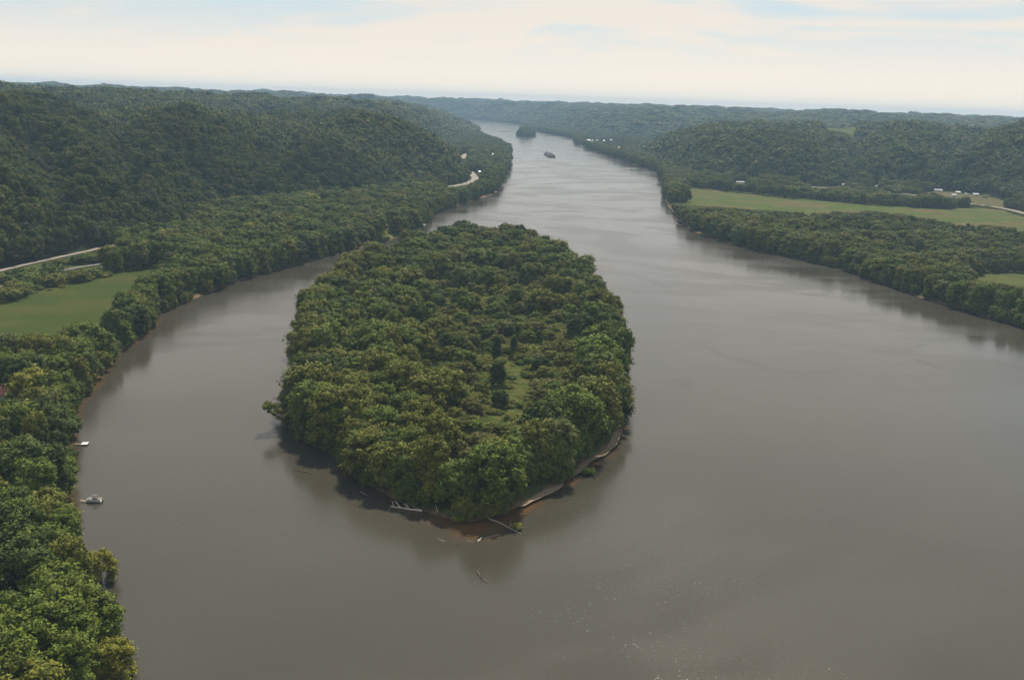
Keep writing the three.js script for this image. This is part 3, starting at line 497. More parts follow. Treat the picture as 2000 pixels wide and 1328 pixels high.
for (const t of treesOnly) { const k = `${toneWord[t.tone]} ${kindWord[t.kind]} trees ${whereabouts(t)}`; if (!alike.has(k)) alike.set(k, []); alike.get(k).push(t); }
for (const [phrase, whole] of alike) {
  whole.sort((a, b) => b.z - a.z);
  const rows = whole.length <= 8 ? [whole] : [0, 1, 2].map((k) => whole.slice(Math.round(whole.length * k / 3), Math.round(whole.length * (k + 1) / 3)));
  rows.forEach((list, k) => {
    list.sort((a, b) => frame(a.x, a.y, a.z)[0] - frame(b.x, b.y, b.z)[0]);
    list.forEach((t, i) => {
      t.thing = true;
      const o = treeThing(t, t.kind === 'willow' ? 'willow_tree' : t.zone.startsWith('isle') ? 'island_tree' : 'riverbank_tree'), row = rows.length > 1 ? ['nearest ', 'middle-row ', 'farthest '][k] : '';
      tag(o, list.length === 1 ? row + phrase.replace(' trees ', ' tree ') : `${i === list.length - 1 ? 'rightmost' : ordinal[i]} of the ${row}${phrase}`, 'tree', phrase);
    });
  });
}
for (const s of singles) tag(treeThing(s, s.name), s.label, s.category);

// the rest of the woods, mass by mass
const M4 = new THREE.Matrix4(), Q = new THREE.Quaternion(), UPV = new THREE.Vector3(0, 1, 0), colr = new THREE.Color();
function mass(name, label, list, shapeOf, geos) {
  const g = new THREE.Group(); top(name, g); g.userData.kind = 'stuff'; tag(g, label);
  const by = new Map(); for (const t of list) { const k = shapeOf(t); if (!by.has(k)) by.set(k, []); by.get(k).push(t); }
  for (const [k, ts] of by) {
    const m = shade(new THREE.InstancedMesh(geos[k], forestMat, ts.length)); m.name = 'tree_cover'; m.userData.kind = 'stuff';
    ts.forEach((t, i) => { m.setMatrixAt(i, M4.compose(new THREE.Vector3(t.x, t.y, t.z), Q.setFromAxisAngle(UPV, t.turn), new THREE.Vector3(t.h * t.w, t.h, t.h * t.w))); const c = tones[t.tone], k2 = (0.85 + 0.3 * t.v) * (t.k ? 0.76 : 1); m.setColorAt(i, colr.setRGB(c[0] * k2, c[1] * k2, c[2] * k2)); });
    g.add(m);
  }
  return g;
}
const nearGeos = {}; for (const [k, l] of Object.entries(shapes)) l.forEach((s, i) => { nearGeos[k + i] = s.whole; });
const rest = standing.filter((t) => !t.thing); for (const t of rest) t.v = rnd();
const zones = [['island_woods', 'dense mixed woods covering the rest of the long island', (t) => t.zone.startsWith('isle')], ['bank_woods', 'wooded strip along the left bank between hills and river', (t) => t.zone.startsWith('left')], ['bank_woods', 'wooded flats along the right bank below the fields', (t) => t.zone.startsWith('right')], ['islet_woods', 'tree clump covering the tiny island far upriver', (t) => t.zone === 'far isle']];
for (const [name, label, f] of zones) mass(name, label, rest.filter(f), (t) => t.kind + t.shape, nearGeos);

// forest on the hills
{
  const lists = { left: [], right: [] }, { nA, nR, a0, a1, r0, r1, h } = terrain, kk = Math.log(r1 / r0);
  const sky = new Float32Array(nA + 1).fill(-9); const cover = [];   // slope of the highest ground so far, per bearing
  let j0 = 0;
  for (let r = 560; r < 11000;) {
    const s = clamp(r * 0.0048, 7.8, 25), jr = Math.min(nR, Math.floor(Math.log(r / r0) / kk * nR));
    for (; j0 <= jr; j0++) for (let i = 0; i <= nA; i++) { const rr = r0 * Math.exp(kk * j0 / nR); sky[i] = Math.max(sky[i], (h[j0 * (nA + 1) + i] - EYE) / rr); }
    const da = s / r;
    for (let a = R(-32); a < R(32); a += da) {
      const rr = r + (rnd() - 0.5) * s * 0.95, aa = a + (rnd() - 0.5) * da * 0.95, x = rr * Math.sin(aa), z = -rr * Math.cos(aa);
      const i = clamp(Math.round((aa - a0) / (a1 - a0) * nA), 0, nA);
      const jj = clamp(Math.round(Math.log(rr / r0) / kk * nR), 0, nR), y0 = h[jj * (nA + 1) + i];
      if (y0 < 2) continue;
      if ((y0 + 24 - EYE) / rr < sky[i] - 0.002) continue;
      const left = inside(x, z, hillLeft); if (!left && !inside(x, z, hillRight)) continue;
      if (hillFields.some((p) => inside(x, z, p)) || inside(x, z, yardRight) || nearRoad(x, z, 4)) continue;
      const y = height(x, z), n = fbm(x / 130, z / 130, 3), big = Math.max(1, s / 8.2);
      const hgt = (10 + 14 * rnd() * (0.6 + 0.4 * rnd()) + 4 * n) * Math.min(big, 1.2), w = 0.95 * Math.max(1, big / 1.2) * (0.85 + 0.35 * rnd());
      const tone = pick(rnd, [['green', 5], ['dark', 3 - 3 * n], ['olive', 2.2 + 3 * n], ['grey', 0.8], ['brownish', rnd() < 0.12 ? 4 : 0.15]]);
      const far = r > 1500;
      const lid = ceiling(x, z, y); if (lid < hgt) { if (lid > 1) (left ? lists.left : lists.right).push({ x, y: y - 0.3, z, h: Math.min(lid, 4), w: 1.4, tone, v: rnd(), turn: rnd() * 6.283, k: 'shrub' + Math.floor(rnd() * 4) }); continue; }
      (left ? lists.left : lists.right).push({ x, y: y - 0.5, z, h: hgt, w, tone, v: rnd(), turn: rnd() * 6.283, k: far ? 'f' + Math.floor(rnd() * 5) : pick(rnd, [['broad', 5], ['round', 4], ['tall', 1]]) + Math.floor(rnd() * 4) });
    }
    r += s;
  }
  const geos = { ...nearGeos }; farShapes.forEach((g, i) => { geos['f' + i] = g; });
  mass('hillside_forest', 'unbroken forest over the left hills and their spur', lists.left, (t) => t.k, geos);
  mass('hillside_forest', 'forest over the right hills and the far ridges', lists.right, (t) => t.k, geos);
  console.log('planted', planted.length, 'hill', lists.left.length, lists.right.length);
}
//THINGS-BEGIN
// ---------------------------------------------------------------- boats, docks, houses, logs
const M = {
  white: mat(0.62, 0.60, 0.57, 0.6), cream: mat(0.62, 0.55, 0.44, 0.7), redRoof: mat(0.33, 0.13, 0.09, 0.85), greyRoof: mat(0.30, 0.31, 0.33, 0.7), paleRoof: mat(0.46, 0.47, 0.49, 0.5), brick: mat(0.28, 0.12, 0.08, 0.9),
  dark: mat(0.02, 0.02, 0.022, 0.5), navy: mat(0.05, 0.06, 0.09, 0.8), alu: mat(0.55, 0.55, 0.55, 0.35, { metalness: 0.8 }), wood: mat(0.36, 0.27, 0.18, 0.9), glass: mat(0.04, 0.05, 0.06, 0.1), rubber: mat(0.02, 0.02, 0.02, 0.9),
  blue: mat(0.20, 0.30, 0.38, 0.7), red: mat(0.42, 0.06, 0.04, 0.6), coal: mat(0.028, 0.027, 0.030, 0.95), rust: mat(0.12, 0.075, 0.06, 0.8), steel: mat(0.10, 0.09, 0.095, 0.7), drift: mat(0.34, 0.29, 0.235, 0.95), wet: mat(0.085, 0.062, 0.045, 0.8), bleached: mat(0.62, 0.55, 0.45, 0.9),
  tan: mat(0.45, 0.33, 0.22, 0.95), canvas: mat(0.10, 0.10, 0.11, 0.9), yellowWall: mat(0.60, 0.52, 0.34, 0.85),
};
function hullGeometry(l, w, h, bow = 0.3) {               // an open boat: pointed or blunt bow towards +x, flared sides
  const s = new THREE.Shape(); s.moveTo(-l / 2, -w / 2); s.lineTo(l * (0.5 - bow), -w / 2); s.quadraticCurveTo(l * 0.45, -w * 0.42, l / 2, -w * 0.12); s.lineTo(l / 2, w * 0.12); s.quadraticCurveTo(l * 0.45, w * 0.42, l * (0.5 - bow), w / 2); s.lineTo(-l / 2, w / 2); s.closePath();
  const k = 0.86, hole = new THREE.Path(); hole.moveTo(-l / 2 * 0.94, -w / 2 * k); hole.lineTo(-l / 2 * 0.94, w / 2 * k); hole.lineTo(l * (0.5 - bow) * 0.98, w / 2 * k); hole.quadraticCurveTo(l * 0.42, w * 0.36, l * 0.45, w * 0.06); hole.lineTo(l * 0.45, -w * 0.06); hole.quadraticCurveTo(l * 0.42, -w * 0.36, l * (0.5 - bow) * 0.98, -w / 2 * k); hole.closePath();
  const floor = new THREE.ExtrudeGeometry(s, { depth: h * 0.25, bevelEnabled: false }); s.holes.push(hole);
  const g = merge([floor, new THREE.ExtrudeGeometry(s, { depth: h * 0.75, bevelEnabled: false }).translate(0, 0, h * 0.25)]); g.rotateX(-Math.PI / 2); return g;
}
{ // pontoon boat moored at the left bank
  const [x, z] = G(184, 980), o = tag(group('pontoon_boat', [x, 0, z], R(1)), 'white pontoon boat with dark seats and canopy moored at the left bank', 'boat'); o.scale.setScalar(0.86);
  const tubeG = (dz) => { const g = new THREE.CapsuleGeometry(0.36, 5.6, 4, 12); g.rotateZ(Math.PI / 2); return g.translate(0, 0.22, dz); };
  part(o, 'pontoon', tubeG(0.9), M.alu); part(o, 'pontoon', tubeG(-0.9), M.alu);
  part(o, 'deck', box(6.2, 0.12, 2.5, 0, 0.62, 0), M.cream);
  for (const [w, d, px, pz] of [[5.4, 0.06, -0.1, 1.2], [5.4, 0.06, -0.1, -1.2], [0.06, 2.3, -2.83, 0], [0.06, 2.3, 2.62, 0]]) part(o, 'fence_panel', box(w, 0.62, d, px, 1.02, pz), M.white);
  for (const px of [-1.9, 1.9]) for (const pz of [-0.8, 0.8]) { const s = part(o, 'seat', box(1.1, 0.42, 0.6, px, 0.9, pz), M.white); part(s, 'backrest', box(1.1, 0.4, 0.14, px, 1.28, pz + Math.sign(pz) * 0.28), M.white); }
  for (const px of [-0.35, 0.55]) { const s = part(o, 'seat', box(0.6, 0.5, 0.6, px, 0.93, -0.1), M.navy); part(s, 'backrest', box(0.14, 0.6, 0.6, px - 0.25, 1.4, -0.1), M.navy); }
  part(o, 'console', box(0.6, 0.9, 0.7, 0.2, 1.1, 0.75), M.navy);
  const c = part(o, 'canopy', box(2.1, 0.10, 2.2, 0, 2.75, -0.1), M.canvas);
  for (const px of [-0.95, 0.95]) for (const pz of [-1.1, 1.0]) part(c, 'pole', tube([px * 0.4, 0.68, pz], [px, 2.72, pz - 0.02], 0.03, 0.03, 6), M.alu);
  const mo = part(o, 'motor', box(0.42, 0.6, 0.42, 3.15, 0.95, 0), M.dark); part(mo, 'propeller_leg', box(0.16, 0.9, 0.26, 3.2, 0.2, 0), M.dark);
  const [gx, gz] = G(166, 981), p = tag(top('gangplank', shade(new THREE.Mesh(box(2.4, 0.1, 0.7, gx - 0.6, 0.55, gz, 0, -0.06), M.wood))), 'narrow plank between the pontoon boat and the left bank', 'gangplank');
}
{ // swimming float
  const [x, z] = G(165, 868.5), o = tag(group('float', [x, 0, z], R(8)), 'small cream square float with gangway above the pontoon boat', 'float');
  for (let i = 0; i < 6; i++) part(o, 'deck_board', box(2.5, 0.08, 0.44, 0, 0.55 + 0.004 * (i % 2), -1.2 + i * 0.48), M.white);
  for (const a of [-0.9, 0.9]) { const g = new THREE.CylinderGeometry(0.28, 0.28, 2.6, 10); g.rotateX(Math.PI / 2); part(o, 'drum', g.translate(a, 0.22, 0), M.navy); }
  part(o, 'gangway', box(2.6, 0.07, 0.6, -2.4, 0.5, 0.4), M.wood);
}
{ // flat-bottomed boat pulled up at the island beach
  const [x, z] = G(1214, 812), o = tag(group('flat_boat', [x, 0.05, z], R(-6)), 'small flat-bottomed boat with white stern nosed onto the island beach', 'boat');
  part(o, 'hull', hullGeometry(4.4, 1.5, 0.6).rotateY(Math.PI), M.steel);
  for (const px of [-0.9, 0.5]) part(o, 'bench', box(0.32, 0.08, 1.25, px, 0.5, 0), M.white);
  part(o, 'stern_box', box(0.7, 0.4, 1.2, 1.65, 0.48, 0), M.white); const m = part(o, 'motor', box(0.3, 0.5, 0.32, 2.35, 0.75, 0), M.dark); part(m, 'propeller_leg', box(0.12, 0.8, 0.2, 2.4, 0.2, 0), M.dark);
}
{ // the landing beyond the island on the left bank
  const [x, z] = G(822, 445), o = tag(group('covered_dock', [x, 0, z], R(12)), 'floating boat dock with pale blue canopy below the far left bank trees', 'dock');
  part(o, 'deck', box(9, 0.4, 4.2, 0, 0.4, 0), M.wood); const s = new THREE.CylinderGeometry(2.6, 2.6, 9.4, 14, 1, true, -Math.PI / 3, 2 * Math.PI / 3); s.rotateZ(Math.PI / 2); s.rotateX(0);
  const roof = new THREE.CylinderGeometry(3.2, 3.2, 9.4, 14, 1, false, Math.PI * 0.18, Math.PI * 0.64); roof.rotateZ(Math.PI / 2); roof.rotateX(-Math.PI); roof.scale(1, 0.55, 1);
  const rb = new THREE.BoxGeometry(1, 1, 1); part(o, 'canopy', merge([box(9.4, 0.14, 2.4, 0, 3.25, 1.1).rotateX(0.0), box(9.4, 0.14, 2.4, 0, 3.25, -1.2)]), M.blue);
  for (const px of [-4.2, 0, 4.2]) for (const pz of [-1.9, 1.9]) part(o, 'post', tube([px, 0.5, pz], [px, 3.2, pz], 0.09, 0.09, 6), M.white);
  part(o, 'boat_cover', box(5, 0.9, 2.2, 0.6, 1.05, 0), M.navy); part(o, 'gangway', box(8, 0.2, 1.1, -8.2, 0.7, -0.3), M.alu);
  for (const [px, py, l, hm, tm, turn, label] of [[803, 452.5, 7, M.white, M.red, 10, 'white motorboat with red canopy moored at the left bank landing'], [780, 459, 6, M.red, M.white, 160, 'small red boat with white top, leftmost at the left bank landing'], [795, 456, 5, M.steel, M.alu, 30, 'low grey boat between the red boat and the white motorboat']]) {
    const [bx, bz] = G(px, py), b = tag(group('motorboat', [bx, 0, bz], R(turn)), label, 'boat', 'boats at the left bank landing');
    part(b, 'hull', hullGeometry(l, 2.4, 1.1, 0.4), hm); part(b, 'windscreen', box(0.12, 0.6, 1.9, l * 0.12, 1.35, 0, 0, 0.4), M.glass); part(b, 'bench', box(1.2, 0.4, 1.8, -l * 0.2, 0.8, 0), M.white);
    if (tm !== M.alu) { const c = part(b, 'canopy', box(l * 0.42, 0.14, 2.2, -l * 0.12, 2.5, 0), tm); for (const px2 of [-0.3, 0.06]) for (const pz of [-1, 1]) part(c, 'pole', tube([l * px2, 1, pz], [l * px2, 2.45, pz], 0.05, 0.05, 5), M.alu); }
  }
  const [fx, fz] = G(808, 449.5); const f = tag(group('landing_float', [fx, 0, fz], R(20)), 'small grey landing float between the blue dock and the motorboat', 'float'); part(f, 'deck', box(4.5, 0.4, 2, 0, 0.4, 0), M.alu); part(f, 'gangway', box(5, 0.15, 0.9, -4.6, 0.6, 0), M.wood);
  const [rx, rz] = G(655, 497.5); const rb2 = tag(group('motorboat', [rx, 0, rz], R(170)), 'small pale boat under the left bank trees left of the island’s far end', 'boat'); part(rb2, 'hull', hullGeometry(6, 2.2, 0.9, 0.4), M.white); part(rb2, 'bench', box(0.6, 0.3, 1.8, -0.6, 0.7, 0), M.navy); part(rb2, 'motor', box(0.5, 0.9, 0.5, -3.2, 0.8, 0), M.dark);
}
function house(name, p, y, turn, l, w, wall, roofM, label, o2 = {}) {
  const o = tag(group(name, [p[0], y, p[1]], R(turn)), label, 'house', o2.group), H = o2.h ?? 2.9, rise = o2.rise ?? w * 0.28;
  const sh = new THREE.Shape(); sh.moveTo(-w / 2, 0); sh.lineTo(w / 2, 0); sh.lineTo(w / 2, H); sh.lineTo(0, H + rise); sh.lineTo(-w / 2, H); sh.closePath();
  const body = new THREE.ExtrudeGeometry(sh, { depth: l, bevelEnabled: false }); body.rotateY(Math.PI / 2); body.translate(-l / 2, 0, 0); part(o, 'wall', body, wall);
  const t = Math.atan2(rise, w / 2), rl = Math.hypot(rise, w / 2) + 0.5;
  const slab = (s) => { const g = new THREE.BoxGeometry(l + 0.9, 0.22, rl); g.translate(0, 0.13, s * rl / 2); g.rotateX(s * t); return g.translate(0, H + rise, 0); };
  const r = part(o, 'roof', merge([slab(1), slab(-1)]), roofM); if (o2.chimney) part(r, 'chimney', box(0.8, 2, 0.8, l * 0.2, H + rise + 0.3, 0.6), M.brick);
  if (o2.plain) return o;
  const n = Math.max(2, Math.round(l / 3)); for (let i = 0; i < n; i++) { const wx = -l / 2 + (i + 0.5) * l / n; if (i === Math.floor(n / 2)) part(o, 'door', box(1, 2.1, 0.1, wx, 1.05, w / 2 + 0.03), M.dark); else part(o, 'window', box(1.1, 1.1, 0.1, wx, 1.6, w / 2 + 0.03), M.glass); }
  for (const s of [-1, 1]) part(o, 'window', box(0.1, 1.1, 1.2, s * (l / 2 + 0.03), 1.6, 0), M.glass);
  return o;
}
const land = (px, py, y = 4) => { const p = G(px, py, y); return [p, height(p[0], p[1]) - 0.15]; };
{
  let [p, y] = land(-6, 776); house('house', p, y, 12, 13, 9, M.white, M.redRoof, 'white house with red-brown roof at the left edge among the bank trees', { chimney: true });
  [p, y] = land(752, 446); house('cabin', p, y, 60, 6, 4.5, M.cream, M.redRoof, 'small cream cabin with red roof in the grassy clearing on the left bank');
  [p, y] = land(745, 452); house('shed', p, y, 20, 3.5, 3, M.cream, M.paleRoof, 'small cream shed beside the cabin in the left bank clearing', { plain: true });
  [p, y] = land(939, 338); house('house', p, y, 30, 12, 8, M.cream, M.paleRoof, 'pale house among trees beyond the road bend on the left');
  [p, y] = land(857, 275); house('building', p, y, 80, 26, 12, M.white, M.paleRoof, 'white building behind the left spur by the far road', { h: 6 });
  [p, y] = land(962, 303); house('house', p, y, 0, 18, 9, M.white, M.paleRoof, 'long pale house among trees by the far left point');
  [p, y] = land(1863, 384); house('barn', p, y, 10, 9, 6, M.white, M.paleRoof, 'white barn, lower one of the farm group on the right', { h: 3.5 });
  [p, y] = land(1871, 378.5); house('barn', p, y, 15, 9, 6, M.cream, M.white, 'bright white-roofed barn at the top of the farm group on the right', { h: 3.5 });
  [p, y] = land(1886, 381); house('shed', p, y, 50, 8, 5, M.white, M.paleRoof, 'white shed turned away, right of the barns by the farm trees', { plain: true });
  [p, y] = land(1906, 382); house('house', p, y, 5, 10, 7, M.yellowWall, M.paleRoof, 'cream farmhouse right of the white barns');
  [p, y] = land(1833, 374); house('house', p, y, -8, 14, 8, M.cream, M.greyRoof, 'long grey-roofed house left of the farm on the dry slope');
  [p, y] = land(1446, 358); house('greenhouse', p, y, 3, 15, 6, M.cream, M.greyRoof, 'long low grey-roofed greenhouse behind the left end of the hay field', { plain: true });
  [p, y] = land(1713, 366); house('cottage', p, y, 20, 9, 7, M.cream, M.greyRoof, 'small grey cottage at the foot of the right hills', {});
  [p, y] = land(1650, 363); house('cottage', p, y, 0, 10, 7, M.yellowWall, M.greyRoof, 'tan cottage beside the sandy lane below the right hills', {});
  [p, y] = land(182, 192, 100); house('house', p, y, 0, 16, 9, M.white, M.paleRoof, 'white house on the crest of the left hills', {});
  const vill = [[1142, 274.5, M.white], [1149, 276, M.white], [1152, 274, M.white], [1155, 278, M.white], [1160, 276, M.cream], [1168, 276.5, M.greyRoof], [1175, 275, M.cream], [1178, 277, M.white], [1187, 271, M.cream], [1190, 275, M.cream], [1196, 276, M.white], [1209, 283, M.white]];
  const say = ['leftmost white house of the far village on the right bank', 'second white house from left in the far village', 'white house behind the second house of the far village', 'white house nearest the water in the far village', 'cream house right of the white cluster in the far village', 'grey house left of the middle of the far village', 'cream house, middle of three in the far village', 'white house in front of the middle cream house, far village', 'cream house farthest inland in the far village', 'cream house in front of the farthest inland one, far village', 'rightmost white house of the far village', 'white house above the orange bank right of the far village'];
  vill.forEach(([px, py, m], i) => { const [q, yy] = land(px, py); house('village_house', q, yy, (i * 47) % 90 - 45, 13, 9, m, i % 3 ? M.paleRoof : M.greyRoof, say[i], { h: 5, group: 'houses of the far village' }); });
  const ramp = GP([[1203, 286], [1210, 285.5], [1212, 289.5], [1210, 290]], 4); structure(top('sandy_ramp', shade(new THREE.Mesh(patch(ramp, 4, 0.8, () => [0.5, 0.36, 0.24]), vcol))), 'bare sandy ramp right of the far village');
}
function car(p, y, turn, label, paint) {
  const o = tag(group('car', [p[0], y, p[1]], R(turn)), label, 'car', 'cars on the road bend');
  const s = new THREE.Shape(); s.moveTo(-2.2, 0.35); s.lineTo(2.2, 0.35); s.lineTo(2.2, 0.8); s.lineTo(1.2, 0.98); s.lineTo(-2.1, 1.0); s.closePath(); const g = new THREE.ExtrudeGeometry(s, { depth: 1.7, bevelEnabled: true, bevelSize: 0.06, bevelThickness: 0.06, bevelSegments: 2 }); part(o, 'body', g.translate(0, 0, -0.85), paint);
  const c = new THREE.Shape(); c.moveTo(-1.9, 1.0); c.lineTo(1.0, 1.0); c.lineTo(0.3, 1.55); c.lineTo(-1.5, 1.55); c.closePath(); const cb = part(o, 'cabin', new THREE.ExtrudeGeometry(c, { depth: 1.5, bevelEnabled: false }).translate(0, 0, -0.75), M.glass); part(cb, 'roof_panel', box(1.9, 0.08, 1.55, -0.6, 1.58, 0), paint);
  for (const a of [-1.35, 1.35]) for (const b of [-0.85, 0.85]) { const w = new THREE.CylinderGeometry(0.35, 0.35, 0.25, 12); w.rotateX(Math.PI / 2); part(o, 'wheel', w.translate(a, 0.35, b), M.rubber); }
}
{ let [p, y] = land(903.5, 359.5, 5); car(p, y + 1.0, 8, 'left one of two white cars on the road bend below the spur', M.white);[p, y] = land(911, 357.5, 5); car(p, y + 1.0, 14, 'right one of two white cars on the road bend below the spur', M.white);
  [p, y] = land(1629, 366.5); car(p, y + 0.9, 0, 'white car at the sandy lane below the right hills', M.white); }
{ const [p, y] = land(1925, 387), o = tag(group('farm_wagon', [p[0], y, p[1]], R(5)), 'dark loaded hay wagon on the dry slope right of the farm', 'wagon');
  part(o, 'bed', box(9, 0.4, 2.6, 0, 1.2, 0), M.wood); for (const a of [-3, 0, 3]) { const g = new THREE.CylinderGeometry(1.3, 1.3, 2.5, 14); g.rotateX(Math.PI / 2); part(o, 'hay_bale', g.translate(a, 2.68, 0), M.rust); } for (const a of [-3.2, 3.2]) for (const b of [-1.1, 1.1]) { const w = new THREE.CylinderGeometry(0.55, 0.55, 0.3, 12); w.rotateX(Math.PI / 2); part(o, 'wheel', w.translate(a, 0.55, b), M.rubber); } }
// the tow: barges two abreast, pushed by a towboat
{
  const A = G(1075, 307), B = G(1065, 300), dx = B[0] - A[0], dz = B[1] - A[1], L = Math.hypot(dx, dz), turn = Math.atan2(-dz, dx), fx = dx / L, fz = dz / L, rx = -fz, rz = fx; let first;
  const row = ['front', 'middle', 'rear'], col = ['left', 'right'];
  for (let i = 0; i < 3; i++) for (let j = 0; j < 2; j++) {
    const u = 30 + i * 61, v = (j - 0) * 10.9, x = A[0] + fx * u + rx * v, z = A[1] + fz * u + rz * v; let o;
    if (!first) {
      o = first = new THREE.Group(); top('coal_barge', o); part(o, 'hull', merge([box(60, 2.6, 10.6, 0, 1.3, 0)]), M.steel);
      part(o, 'coaming', merge([box(56, 1.1, 0.3, 0, 3.15, 4.6), box(56, 1.1, 0.3, 0, 3.15, -4.6), box(0.3, 1.1, 9.5, 28, 3.15, 0), box(0.3, 1.1, 9.5, -28, 3.15, 0)]), M.rust);
      const c = new THREE.PlaneGeometry(55, 8.8, 40, 8); c.rotateX(-Math.PI / 2); const q = c.attributes.position; for (let k = 0; k < q.count; k++) q.setY(k, 2.9 + 1.8 * Math.max(0, 1 - Math.pow(q.getZ(k) / 4.4, 2)) * (0.7 + 0.3 * Math.sin(q.getX(k) * 0.45)) + 0.3 * n2(q.getX(k), q.getZ(k))); c.computeVertexNormals(); part(o, 'coal', c, M.coal);
    } else { o = first.clone(); o.userData = {}; top('coal_barge', o); }
    o.position.set(x, 0, z); o.rotation.y = turn; tag(o, `dark coal barge, ${row[i]} row, ${col[j]} column of the tow on the river`, 'barge', 'barges of the tow');
  }
  const u = 182 + 26, x = A[0] + fx * u + rx * 5.4, z = A[1] + fz * u + rz * 5.4, o = tag(group('towboat', [x, 0, z], turn), 'white towboat with tall wheelhouse pushing the coal barges', 'boat');
  part(o, 'hull', hullGeometry(40, 12, 2.4, 0.12), M.steel); part(o, 'lower_cabin', box(28, 2.6, 9, 0, 3.6, 0), M.white); part(o, 'upper_cabin', box(17, 2.4, 7.6, -4, 6.05, 0), M.white);
  const wh = part(o, 'wheelhouse', box(6, 2.4, 5.6, -8, 8.42, 0), M.white); part(wh, 'window', box(6.2, 1.0, 5.8, -8, 8.8, 0), M.glass); part(wh, 'mast', tube([-7, 9.5, 0], [-7, 12.5, 0], 0.2, 0.12, 6), M.steel);
  for (const b of [-2.4, 2.4]) part(o, 'funnel', tube([7, 4.8, b], [7, 8.2, b], 0.7, 0.6, 10), M.dark);
}
scene.getObjectByName('towboat').scale.setScalar(0.72);
// radio masts on the ridges
for (const [px, r, h, label] of [[495, 6300, 62, 'thin radio mast on the far ridge above the left hills'], [806, 8000, 70, 'thin radio mast on the far ridge left of the river’s end'], [1157, 6100, 40, 'thin radio mast on the far ridge right of the river’s end']]) {
  const a = Math.atan((px - 1000 + 0) / FPX / Math.cos(PITCH)), x = r * Math.sin(a), z = -r * Math.cos(a), o = tag(group('radio_mast', [x, height(x, z) - 1, z]), label, 'radio mast');
  part(o, 'mast', merge([tube([0.8, 0, 0], [0.3, h, 0], 0.35, 0.3, 5), tube([-0.5, 0, 0.8], [-0.2, h, 0.3], 0.35, 0.3, 5), tube([-0.5, 0, -0.8], [-0.2, h, -0.3], 0.35, 0.3, 5)]), M.steel); part(o, 'antenna', tube([0, h, 0], [0, h + 8, 0], 0.25, 0.15, 5), M.steel);
}
// driftwood: stem between two places, with branches
function log(name, a, b, ya, yb, r, m, label, branches = 3, seed = 1, category = 'log') {
  const A = G(a[0], a[1]), B = G(b[0], b[1]), q = mulberry(seed * 71), o = tag(group(name, [A[0], 0, A[1]]), label, category), d = [B[0] - A[0], B[1] - A[1]], l = Math.hypot(...d), pts = [];
  for (let i = 0; i <= 5; i++) { const t = i / 5, w = (q() - 0.5) * l * 0.05; pts.push(new THREE.Vector3(d[0] * t - d[1] / l * w, lerp(ya, yb, t) + (q() - 0.5) * r * 0.6, d[1] * t + d[0] / l * w)); }
  const c = new THREE.CatmullRomCurve3(pts), list = []; for (let i = 0; i < 8; i++) list.push(tube(c.getPoint(i / 8).toArray(), c.getPoint((i + 1.04) / 8 > 1 ? 1 : (i + 1.04) / 8).toArray(), r * lerp(1.1, 0.45, i / 8), r * lerp(1.1, 0.45, (i + 1) / 8), 8));
  part(o, 'stem', merge(list), m);
  for (let i = 0; i < branches; i++) { const t = 0.3 + 0.68 * q(), p = c.getPoint(t), e = p.clone().add(new THREE.Vector3((q() - 0.5) * l * 0.3 + d[0] * 0.14, (0.05 + 0.16 * q()) * l, (q() - 0.5) * l * 0.3 + d[1] * 0.14)), k = p.clone().lerp(e, 0.5).add(new THREE.Vector3(0, 0.03 * l, 0)); part(o, 'branch', merge([tube(p.toArray(), k.toArray(), r * 0.38, r * 0.28, 6), tube(k.toArray(), e.toArray(), r * 0.28, r * 0.12, 6)]), m); }
  return o;
}
log('fallen_tree', [824, 999], [762, 990], 0.3, 0.25, 0.30, M.bleached, 'bleached fallen tree lying in the water left of the island tip', 6, 3, 'fallen tree');
log('driftwood_branch', [824, 998], [800, 989], 0.15, 0.9, 0.16, M.drift, 'bare grey branch behind the bleached fallen tree at the tip', 1, 5, 'branch');
log('dead_stub', [855, 1004], [850, 998], 0.0, 2.4, 0.14, M.bleached, 'short pale dead stub leaning at the waterline of the tip', 0, 6, 'branch');
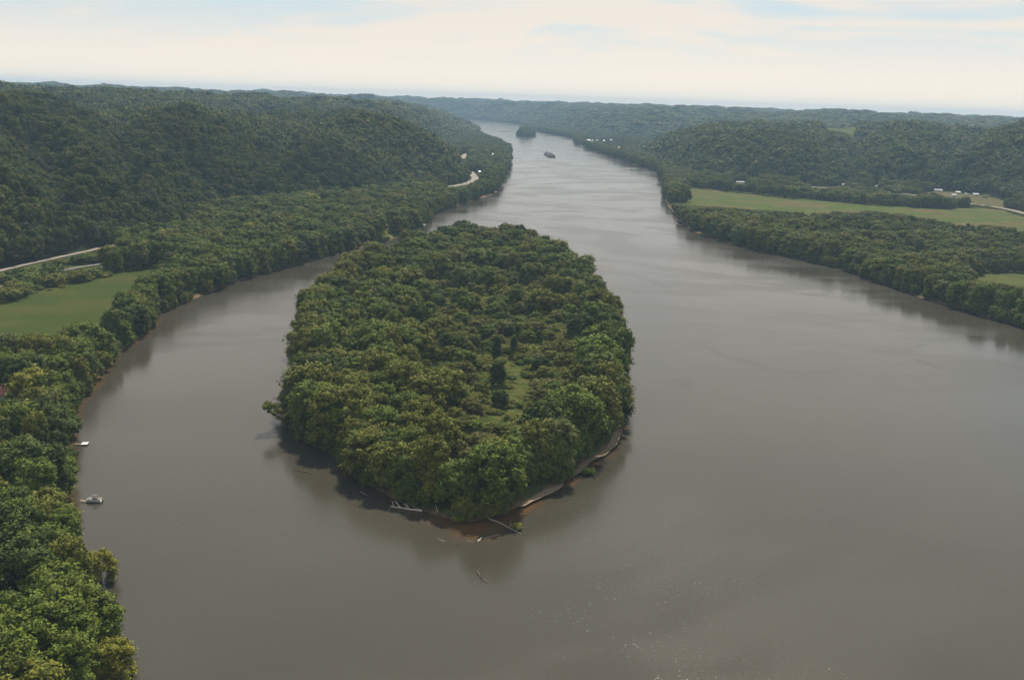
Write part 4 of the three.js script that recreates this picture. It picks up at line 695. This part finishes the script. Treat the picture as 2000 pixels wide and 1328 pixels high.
log('fallen_tree', [948, 1011], [1018, 1043], 0.5, 0.15, 0.26, M.drift, 'long fallen log reaching from the island tip into the water', 3, 8, 'fallen tree');
log('floating_log', [931, 1119], [950, 1139], 0.15, 0.05, 0.26, M.wet, 'brown log floating alone in the river before the island', 2, 11);
log('snag', [611, 925], [574, 919], 0.05, 0.5, 0.20, M.wet, 'dark snag sticking up from the water left of the island', 4, 13, 'snag');
log('driftwood_log', [933, 1058], [941, 1052], 0.1, 0.35, 0.24, M.bleached, 'short bright log stranded on the shoal before the tip', 0, 14);
log('driftwood_branch', [924, 1060], [911, 1057], 0.1, 0.2, 0.12, M.drift, 'pale twig left of the short bright log on the shoal', 1, 15, 'branch');
log('driftwood_branch', [944, 1051], [978, 1044], 0.05, 0.12, 0.10, M.drift, 'thin branch lying right of the short bright log on the shoal', 2, 16, 'branch');
log('driftwood_log', [188, 1176], [216, 1171], 0.3, 0.15, 0.22, M.drift, 'tan driftwood log at the left bank below the overhanging willow', 2, 17);
log('driftwood_branch', [1148, 924], [1184, 916], 0.2, 0.12, 0.14, M.wet, 'dark branch in the water at the island beach', 2, 18, 'branch');
log('driftwood_branch', [704, 961], [716, 968], 0.1, 0.2, 0.10, M.drift, 'thin pale twig afloat near the island’s front left shore', 1, 19, 'branch');
log('driftwood_branch', [690, 966], [700, 972], 0.05, 0.1, 0.10, M.wet, 'brown twig afloat beside the pale one, front left of the island', 0, 20, 'branch');
log('driftwood_branch', [868, 1058], [853, 1052], 0.05, 0.1, 0.12, M.drift, 'thin sunken branch on the shoal, farthest left', 1, 21, 'branch');
log('driftwood_branch', [889, 1062], [899, 1066], 0.05, 0.1, 0.13, M.wet, 'reddish sunken branch on the shoal left of the pale twig', 1, 22, 'branch');
log('snag', [1340, 438], [1320, 432], 0.1, 0.6, 0.5, M.wet, 'dark snag in the water at the right bank bend', 3, 23, 'snag');
log('snag', [1722, 552], [1690, 547], 0.05, 0.4, 0.3, M.wet, 'dark low snag off the right bank near the right edge', 3, 24, 'snag');
//THINGS-END
renderer.render(scene, camera);
